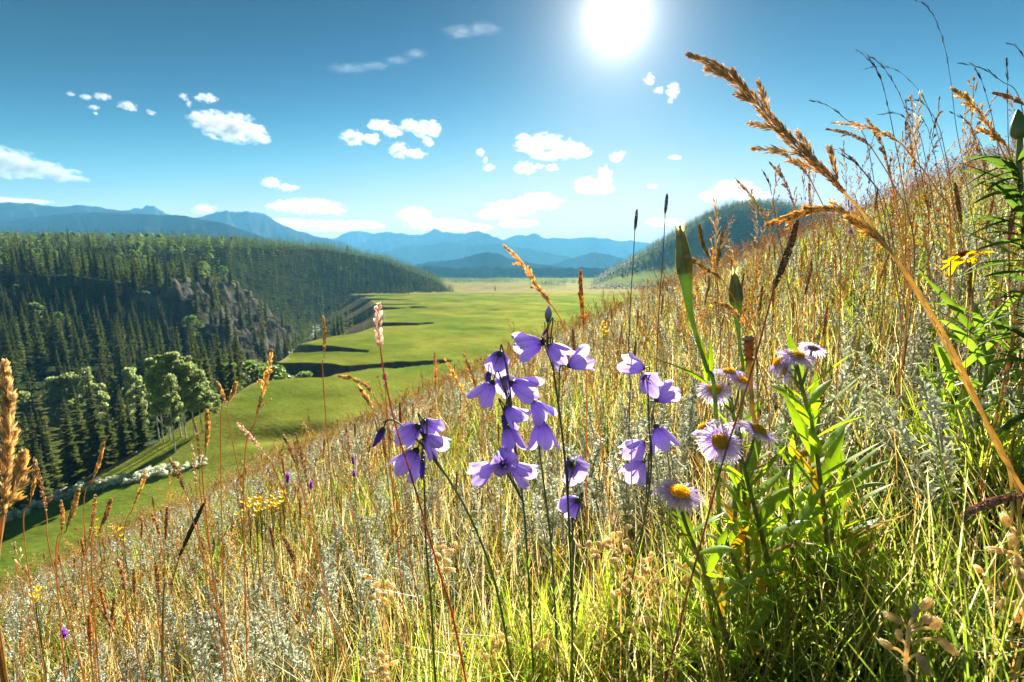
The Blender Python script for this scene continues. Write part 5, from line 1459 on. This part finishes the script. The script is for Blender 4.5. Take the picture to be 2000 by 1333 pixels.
# brown spikes one can pick out along the left of the bank
LEFT = [((531, 685), (502, 809), GLD, 3), ((424, 747), (440, 788), GLD, 0), ((461, 747), (445, 788), GLD, 0), ((404, 802), (402, 878), GLD, 0), ((381, 826), (390, 902), BRN, 1), ((374, 869), (383, 950), PNK, 0), ((333, 897), (362, 960), BRN, 0),
        ((285, 923), (262, 985), GLD, 0), ((203, 864), (183, 933), GLD, 0), ((66, 894), (90, 1000), BRN, 1), ((153, 957), (131, 1030), GLD, 0), ((119, 978), (121, 1036), BRN, 0), ((186, 966), (174, 1054), BRN, 0), ((217, 975), (197, 1030), BRN, 0),
        ((577, 845), (605, 968), (.36, .19, .08), 0), ((553, 850), (577, 904), BRN, 0), ((553, 1047), (572, 1094), BRN, 0), ((675, 828), (682, 900), BRN, 0), ((188, 1177), (228, 1241), BRN, 0), ((230, 1094), (245, 1151), BRN, 0), ((304, 1099), (311, 1165), BRN, 0),
        ((297, 1004), (313, 1047), BRN, 0), ((631, 618), (633, 690), (.46, .36, .14), 0), ((462, 826), (512, 880), PNK, 0), ((848, 690), (850, 760), BRN, 0), ((70, 900), (60, 975), GLD, 0), ((700, 755), (728, 800), GLD, 2), ((868, 700), (905, 770), GLD, 2), ((905, 690), (930, 760), GLD, 2)]
for k, (a, b, c, sd) in enumerate(LEFT):
    dp = .55 + .3 * ((k * 7) % 10) / 10
    v = np.array(b, float) - np.array(a, float); e = np.array(b) + v * .9 + np.array((0, 40))
    W_ = "open golden" if c is GLD else "pale pinkish" if c is PNK else "rusty brown"
    where = "against the dark forest" if a[1] < 850 and a[0] < 480 else "over the green meadow" if a[1] < 1000 and a[0] < 480 else "low on the left bank" if a[0] < 480 else "at the crest left of the bells"
    reed("grass_spike", f"{W_} grass spike on a thin stem {where}", [a, tuple((np.array(a) + b) / 2 + (2, 0)), b], [tuple(e)], dp, 120 if c is not PNK else 60, .0042 if c is not GLD else .0060, .0019, .0027 if c is not GLD else .0020, c, .0007, (.48, .27, .09), sd, 60 + k, .4, group=f"{W_} spikes {where}")
# thin dark needle grass bending over the sky at upper right
NEEDLE = [[(1676, 100), (1702, 122), (1722, 160), (1736, 215), (1746, 265)], [(1693, 106), (1722, 128), (1750, 170), (1776, 230), (1790, 290)], [(1684, 137), (1720, 130), (1760, 143), (1800, 185), (1828, 250), (1846, 320)], [(1580, 196), (1608, 203), (1634, 218), (1650, 232), (1690, 270)],
          [(1787, 0), (1812, 15), (1832, 50), (1848, 105), (1858, 165), (1868, 250)], [(1870, 124), (1900, 128), (1930, 140), (1955, 158), (1990, 190)], [(1970, 86), (1986, 92), (2000, 112), (2014, 140)], [(1625, 291), (1645, 296), (1665, 312), (1690, 340), (1720, 390)], [(1770, 196), (1800, 200), (1822, 225), (1840, 270)],
          [(1766, 210), (1795, 225), (1812, 250), (1825, 300)], [(1490, 335), (1502, 358), (1508, 385)], [(1905, 135), (1918, 160), (1926, 185), (1940, 240)], [(1966, 118), (1968, 165), (1968, 220), (1972, 300)], [(1718, 224), (1752, 222), (1780, 240), (1800, 275)], [(1640, 300), (1670, 318), (1700, 350), (1730, 400)], [(1858, 220), (1885, 235), (1905, 262), (1925, 310)]]
for k, pts in enumerate(NEEDLE):
    dp = .85 + .35 * ((k * 3) % 7) / 7
    reed("needle_grass", "thin dark needle grass bending in the wind against the sky at upper right" if k != 4 else "tallest thin needle grass, running out of the top of the photo", pts[:max(3, len(pts) - 1)], [pts[-1], (pts[-1][0] + 25, pts[-1][1] + 140), (pts[-1][0] + 40, pts[-1][1] + 260)], dp, 16, .016, .0016, .0009, (.13, .11, .07), .0007, (.16, .13, .07), 0, 120 + k, .12, group="needle grass on the skyline" if k != 4 else None)
# feathery heads that can be picked out on the right skyline
RIGHT = [((1625, 240), (1700, 250), (1760, 280), GLD, 5, .62), ((1612, 252), (1660, 262), (1700, 285), BRN, 2, .7), ((1693, 232), (1720, 280), (1738, 340), BRN, 3, .66), ((1858, 172), (1900, 205), (1945, 268), GLD, 6, .5), ((1910, 250), (1945, 268), (1965, 285), GLD, 3, .5),
         ((1503, 318), (1530, 350), (1550, 400), BRN, 3, .75), ((1497, 290), (1545, 310), (1580, 345), BRN, 3, .7), ((1437, 350), (1468, 385), (1500, 440), GLD, 4, .72), ((1940, 182), (1970, 190), (2000, 205), BRN, 2, .6), ((1895, 245), (1910, 290), (1925, 330), BRN, 2, .8),
         ((1340, 500), (1370, 520), (1410, 545), GLD, 4, .5), ((1366, 440), (1372, 475), (1388, 510), (.36, .28, .12), 0, .6), ((1411, 452), (1405, 490), (1400, 520), (.36, .28, .12), 0, .6), ((1392, 590), (1430, 605), (1455, 640), GLD, 3, .55), ((1580, 330), (1582, 390), (1585, 430), BRN, 1, .8), ((1775, 250), (1782, 300), (1790, 350), BRN, 2, .9), ((1738, 330), (1748, 400), (1758, 460), BRN, 1, .85), ((1982, 385), (1976, 430), (1970, 470), (.40, .24, .15), 0, .5)]
for k, (a, b, c, colr, sd, dp) in enumerate(RIGHT):
    W_ = "golden feathery" if colr is GLD else "brown feathery" if colr is BRN else "slim brown"
    where = "on the right skyline" if a[1] < 300 else "in front of the wooded hill" if a[0] < 1600 else "high on the right hand slope"
    v = np.array(c, float) - np.array(b, float); e = np.array(c) + v * 1.0 + (8, 60)
    reed("feather_grass", f"{W_} grass head {where}", [a, b, c], [tuple(e), tuple(e + v * .4 + (5, 90))], dp, 120, .0055, .0017, .0022, colr, .0008, (.42, .26, .09), sd, 160 + k, .35, group=f"{W_} heads {where}")

# ---- brown curled pod on a yellow stalk
P = path([(1463, 706), (1466, 740), (1469, 800), (1472, 880)], .52, 16); o, B = start("seed_pod", "brown curled dry pod with a pale cap on a yellow stalk among the daisies", "plant", P[0])
s = Geo(); tube(s, P - B, .0022, (.50, .34, .06), 7); link("stalk", s.mesh("stalk", M_stem, smooth=True), o)
s = Geo(); t = np.linspace(0, 1, 12); tube(s, P[-1] - B + (at_depth(1462, 664, .52) - P[-1]) * t[:, None], .0042 + .0012 * np.sin(t * 26) + .0014 * t, np.linspace((.30, .15, .05), (.38, .22, .09), 12), 9, cap=True); link("pod", s.mesh("pod", M_seed), o)
s = Geo(); c0 = at_depth(1462, 664, .52); tube(s, [c0 - B, c0 - B + np.array((0, 0, .0022)), c0 - B + np.array((0, 0, .0040))], [.0062, .0066, .004], (.46, .36, .24), 10, cap=True); link("cap", s.mesh("cap", M_seed), o)

# ---- yellow blanket flower on the right slope
P = path([(1888, 512), (1895, 560), (1905, 640), (1915, 740)], .62, 16); o, B = start("blanket_flower", "yellow ragged-petalled flower with a dark red centre on the right slope", "flower", P[0])
s = Geo(); tube(s, P - B, .0016, (.16, .2, .06), 6); link("stem", s.mesh("stem", M_stem), o)
ax = dir_img(-.15, -.93, -.30); c0 = at_depth(1884, 507, .62) - B; a = np.cross(ax, CAMF); a /= np.linalg.norm(a); b = np.cross(ax, a)
s = Geo()
for k in range(11):
    th = k * .571 + .2; d = a * math.cos(th) + b * math.sin(th); t = np.linspace(0, 1, 7)[:, None]; l = .019 * (0.8 + .4 * ((k * 5) % 7) / 7)
    pt = Geo(); ribbon(pt, d * (.006 + l * t) + ax * l * (.25 * t - .75 * t ** 2 * ((k * 3) % 5) / 4), np.array((.003, .007, .009, .010, .0105, .009, .004)), np.cross(ax, d), (.85, .50, .02), fold=.08)
    q_ = link("petal", pt.mesh("petal", M_disc), o); q_.location = c0
s = Geo(); n = 120; k = np.arange(n); f = np.sqrt((k + .5) / n); th = k * 2.39996
seeds(s, (a[None] * (f * np.cos(th))[:, None] + b[None] * (f * np.sin(th))[:, None]) * .009 + ax[None] * (.007 * np.sqrt(1.02 - f ** 2))[:, None], np.tile(ax, (n, 1)) + .5 * (a[None] * (f * np.cos(th))[:, None] + b[None] * (f * np.sin(th))[:, None]), .004, .0022, (.26, .05, .03))
q_ = link("disc", s.mesh("disc", M_disc), o); q_.location = c0

# ---- dark leafy plant at the right edge, with a tall bud
q = np.random.default_rng(5)
P = path([(1992, 270), (1990, 330), (2000, 420), (2012, 520), (2020, 640), (2030, 760)], .50, 30); o, B = start("leafy_stalk", "dense dark green narrow-leaved plant at the right edge with a pointed bud", "plant", P[0])
s = Geo(); tube(s, P - B, .0026, (.15, .2, .05), 7); link("stem", s.mesh("stem", M_stem), o)
s = Geo(); t = np.linspace(0, 1, 9); tip = at_depth(1988, 214, .50); tube(s, P[-1] - B + (tip - P[-1]) * t[:, None], .0075 * np.array((.5, .9, 1, .97, .9, .75, .55, .35, .08)), np.linspace((.12, .18, .05), (.10, .13, .06), 9), 9, cap=True); link("bud", s.mesh("bud", M_stem, smooth=True), o)
for k in range(96):
    i = int(4 + 22 * k / 96); ang = q.uniform(2.0, 4.4) if k % 5 else q.uniform(0, 6.28); l = q.uniform(.035, .065)
    d = CAMR * math.cos(ang) + np.array((0, 1, 0)) * math.sin(ang) * .6; 
    lf = link("leaf", lance(l, l * .115, d, q.uniform(-.1, .9), q, q.uniform(.1, .6), col=(.085, .14, .03)), o); lf.location = P[i] - B
for j, (ax_, ay_, L_) in enumerate([(1905, 650, 20), (1975, 700, 24), (1850, 760, 18), (1925, 880, 22), (1990, 860, 22)]):
    P = path([(ax_, ay_ - 60), (ax_ + 8, ay_), (ax_ + 20, ay_ + 90)], .60 + .03 * j, 14); o, B = start("leafy_stalk", "low green clump of narrow leaves on the slope below the dark leafy plant", "plant", P[0], "narrow leaved clumps at the right edge")
    s = Geo(); tube(s, P - B, .0018, (.15, .2, .05), 6); link("stem", s.mesh("stem", M_stem), o)
    for k in range(L_):
        ang = q.uniform(0, 6.28); l = q.uniform(.05, .095); d = np.array((math.cos(ang), math.sin(ang), 0))
        lf = link("leaf", lance(l, l * .13, d, q.uniform(.5, 1.4), q, q.uniform(.2, .6), col=(.15, .23, .04)), o); lf.location = P[int(1 + 11 * k / L_)] - B

# ---- pale dried seed stalks at the lower right
def dried(label, pts, depth, pods, r, seed, group=None):
    q = np.random.default_rng(seed); P = path(pts, depth, 22); o, B = start("dried_stalk", label, "plant", P[0], group)
    s = Geo(); tube(s, P - B, r, (.78, .64, .34), 8)
    for j, (x, y, dx, dy, ln, wd) in enumerate(pods):
        c0 = at_depth(x, y, depth); d = dir_img(dx, dy, q.uniform(-.2, .4)); k = int(np.clip(np.argmin(np.linalg.norm(P - c0 - np.array((0, 0, -.006)), axis=1)), 1, 21))
        Q = spline([P[k], (P[k] + c0) / 2 + np.array((0, 0, .002)), c0], 8); tube(s, Q - B, r * .62, (.78, .64, .34), 6)
        L = ln / FPX * depth; w = wd / FPX * depth * .5; g = Geo(); t = np.linspace(0, 1, 9)
        tube(g, d * (t * L)[:, None], w * np.array((.45, .8, 1, 1, .98, .9, .78, .66, .35)) + .0001 * np.sin(t * 9), np.linspace((.80, .66, .36), (.84, .72, .46), 9), 9, cap=True)
        for k2 in range(14):
            th = k2 * .449; a = np.cross(d, (0.2, .5, .8)); a /= np.linalg.norm(a); b = np.cross(d, a); rr = a * math.cos(th) + b * math.sin(th)
            ribbon(g, [d * L * .05 + rr * w * .7, d * L * .5 + rr * w * 1.06, d * L * (.95 + .12 * (k2 % 2)) + rr * w * .75], [w * .3, w * .42, w * .08], np.cross(d, rr), np.array((.82, .68, .40)) * q.uniform(.75, 1.1))
        p_ = link("seed_pod", g.mesh("seed_pod", M_seed), o); p_.location = c0 - B
    link("stalk", s.mesh("stalk", M_stem, smooth=True), o)
dried("pale straw-coloured dried stalk with blunt oblong pods at the bottom right", [(1775, 1225), (1772, 1260), (1768, 1310), (1770, 1360)], .33,
    [(1760, 1215, -.85, -.45, 40, 15), (1785, 1205, .1, -1, 26, 14), (1800, 1190, .5, -.75, 28, 14), (1822, 1228, .35, -.8, 24, 17), (1835, 1250, .75, .6, 48, 17), (1795, 1278, .5, .85, 50, 17), (1740, 1265, -.75, -.5, 32, 14), (1757, 1250, -.1, -1, 20, 12), (1806, 1216, .3, -.6, 18, 15)], .0013, 1)
dried("dried tan stalk with small blunt pods rising at the right edge", [(1978, 1030), (1985, 1080), (1992, 1150), (2002, 1260)], .36,
    [(1968, 1028, -.3, -.9, 26, 14), (1984, 1060, -.6, -.6, 22, 15), (1966, 1078, -.9, -.1, 36, 13), (1985, 1110, .2, -.9, 24, 12), (1990, 1130, .3, -.8, 20, 12)], .0012, 2)
dried("low dried tan stalk cut by the bottom edge near the lower right", [(1920, 1120), (1945, 1170), (1965, 1220), (1985, 1300)], .38,
    [(1918, 1118, -.6, -.6, 16, 11), (1940, 1150, -.8, .1, 18, 10), (1955, 1186, .5, -.8, 20, 12), (1975, 1190, .5, -.8, 26, 13), (1985, 1215, .4, -.7, 30, 14)], .0010, 3)
for j, (x0, y0) in enumerate([(1165, 1090), (1215, 1140), (1285, 1110), (1300, 1165), (1240, 1225), (1180, 1250), (1320, 1265), (1340, 1120), (1065, 1250), (960, 1275), (735, 1310), (745, 1155), (870, 1090), (1205, 1060), (1690, 1120), (1810, 1090), (1640, 1080), (1850, 1140)]):
    pods = [(x0 + rg.uniform(-28, 28), y0 + rg.uniform(-30, 26), rg.uniform(-1, 1), rg.uniform(-1, .3), rg.uniform(12, 18), rg.uniform(7, 10)) for _ in range(9)]
    dried("small tan dried herb with tiny bead-like pods low in the grass", [(x0, y0 - 22), (x0 + 4, y0 + 30), (x0 + 8, y0 + 90)], .55, pods, .0006, 20 + j, "bead podded dried herbs")

# ---- tufts of bright grass at the foot of the bells
for j, (x0, y0, dp, nb) in enumerate([(1000, 1330, .54, 34), (1060, 1320, .56, 30), (940, 1320, .56, 26), (1120, 1315, .58, 28), (870, 1340, .52, 22), (1200, 1300, .60, 24), (1020, 1250, .62, 26), (700, 1330, .55, 22), (1890, 1080, .62, 34), (1950, 1020, .62, 30), (1330, 1310, .54, 18), (1800, 1000, .72, 28)]):
    c0 = at_depth(x0, y0, dp); c0[2] = hill_z(c0[0], c0[1]) - .01
    g = Geo(); q = np.random.default_rng(600 + j)
    for k in range(int(nb * 2.3)):
        a = q.uniform(0, 6.28); h = q.uniform(.09, .21); d = np.array((math.cos(a), math.sin(a), 0)); t = np.linspace(0, 1, 9)[:, None]; bd = q.uniform(.1, .8)
        Q = d * (.012 * q.random() + h * bd * t ** 1.7) + np.array((0, 0, 1.)) * h * (t - .4 * bd * t ** 2)
        c = np.array((.40, .50, .055)) * q.uniform(.7, 1.2)
        ribbon(g, Q, .0042 * q.uniform(.6, 1.2) * (1 - np.linspace(0, 1, 9) ** 2.5) + .0002, (-d[1], d[0], q.uniform(-.3, .3)), np.linspace(c * .8, c * 1.1, 9), fold=.2)
    o = link("grass_tuft", g.mesh("grass_tuft", M_blade), None); o.location = c0
    o["label"] = "bright green tuft of arching grass blades at the foot of the harebells" if x0 < 1400 else "bright green grass tuft low on the right of the bank"; o["category"] = "grass"; o["group"] = "bright tufts below the harebells" if x0 < 1400 else "bright tufts on the right"; o["kind"] = "thing"

# ---- small yellow and violet flowers dotted over the bank
def little(name, label, cat, spots, group, kind):
    protos = []
    for sdd in range(3):
        q = np.random.default_rng(sdd + 5); s = Geo(); tube(s, [(0, 0, 0), (.02, .01, .5), (.0, .0, 1)], .010, (.16, .21, .05), 4)
        f = Geo()
        if kind == 'y':
            for hd in range(5):
                c0 = np.array((q.uniform(-.09, .09), q.uniform(-.09, .09), 1 + q.uniform(-.08, .06)))
                tube(s, [(0, 0, .75), c0 - (0, 0, .02)], .006, (.16, .21, .05), 3)
                for k in range(9):
                    a = k * .698; d = np.array((math.cos(a), math.sin(a), .25)); ribbon(f, [c0 + d * .01, c0 + d * .045, c0 + d * .065], [.02, .035, .012], (-d[1], d[0], 0), (.80, .58, .02))
        elif kind == 'g':
            for k in range(46):
                z = .55 + .45 * k / 46; a = k * 2.4; d = np.array((math.cos(a), math.sin(a), 1.1)) ; seeds(f, [np.array((0, 0, z))], [d], .085 * (1.2 - z * .6), .035, (.70, .56, .03) if k % 3 else (.40, .42, .05))
        else:
            n = 60; d = q.normal(size=(n, 3)); d[:, 2] = np.abs(d[:, 2]); seeds(f, np.tile((0, 0, 1.0), (n, 1)), d, .07, .022, (.40, .20, .52))
        protos.append((s.mesh("stem", M_stem), f.mesh("blossom", M_disc if kind != 'v' else M_ray)))
    for j, (px, py, dp, h) in enumerate(spots):
        top = at_depth(px, py, dp); zg = hill_z(top[0], top[1]); hh = max(.04, top[2] - zg)
        o = thing(name, label, cat, (top[0], top[1], zg), rg.uniform(0, 6.28), group); o.scale = (h * .62, h * .62, hh)
        link("stem", protos[j % 3][0], o); b = link("blossom", protos[j % 3][1], o)
little("yellow_flower", "small bright yellow flower cluster in the patch left of the harebells", "flower", [(470, 998, 1.15, .16), (485, 990, 1.2, .18), (498, 986, 1.2, .2), (515, 980, 1.25, .18), (530, 984, 1.2, .16), (552, 972, 1.3, .16), (508, 994, 1.15, .18), (545, 990, 1.2, .14), (240, 1045, 1.3, .12), (190, 1030, 1.4, .1), (68, 1170, .9, .12)], "yellow flowers at left", 'y')
little("yellow_flower", "small bright yellow flower on the right hand slope among the sage", "flower", [(1240 + 380, 640, 1.3, .14), (1725, 485, 1.6, .16), (1765, 440, 1.8, .16), (1790, 470, 1.6, .18), (1850, 600, 1.0, .14), (1840, 630, 1.0, .12), (1705, 590, 1.2, .14), (1748, 575, 1.2, .14), (1720, 560, 1.3, .14), (1640, 690, 1.1, .12), (1600, 480, 1.9, .2), (1560, 560, 1.6, .16), (1950, 560, .9, .14), (1340, 610, 1.5, .14), (1390, 605, 1.5, .12), (1180, 640, 1.6, .14), (1460, 660, 1.2, .12), (1830, 520, 1.3, .18), (1690, 450, 1.9, .2), (1770, 540, 1.3, .16)], "yellow flowers on the right slope", 'y')
little("yellow_spike", "short yellow flower spike on the right hand slope", "flower", [(1617, 590, 1.0, .16), (1795, 540, 1.1, .16), (1680, 640, 1.0, .14), (1645, 770, .8, .12), (1460, 690, 1.1, .12), (1560, 640, 1.1, .12)], "yellow spikes on the slope", 'g')
little("yellow_spike", "yellow green flower spike low in the grass below the harebells", "flower", [(978, 975, .75, .10), (1090, 1035, .70, .10), (1230, 1090, .62, .10), (1168, 1310, .5, .09), (1180, 1300, .5, .09)], "yellow spikes below the harebells", 'g')
little("violet_tuft", "tiny violet flower tuft on a thin stem at the left of the bank", "flower", [(562, 940, 1.1, .12), (608, 955, 1.05, .10), (692, 930, 1.15, .12), (125, 1245, .8, .12), (690, 905, 1.2, .1), (1660, 455, 1.8, .2)], "violet tufts", 'v')
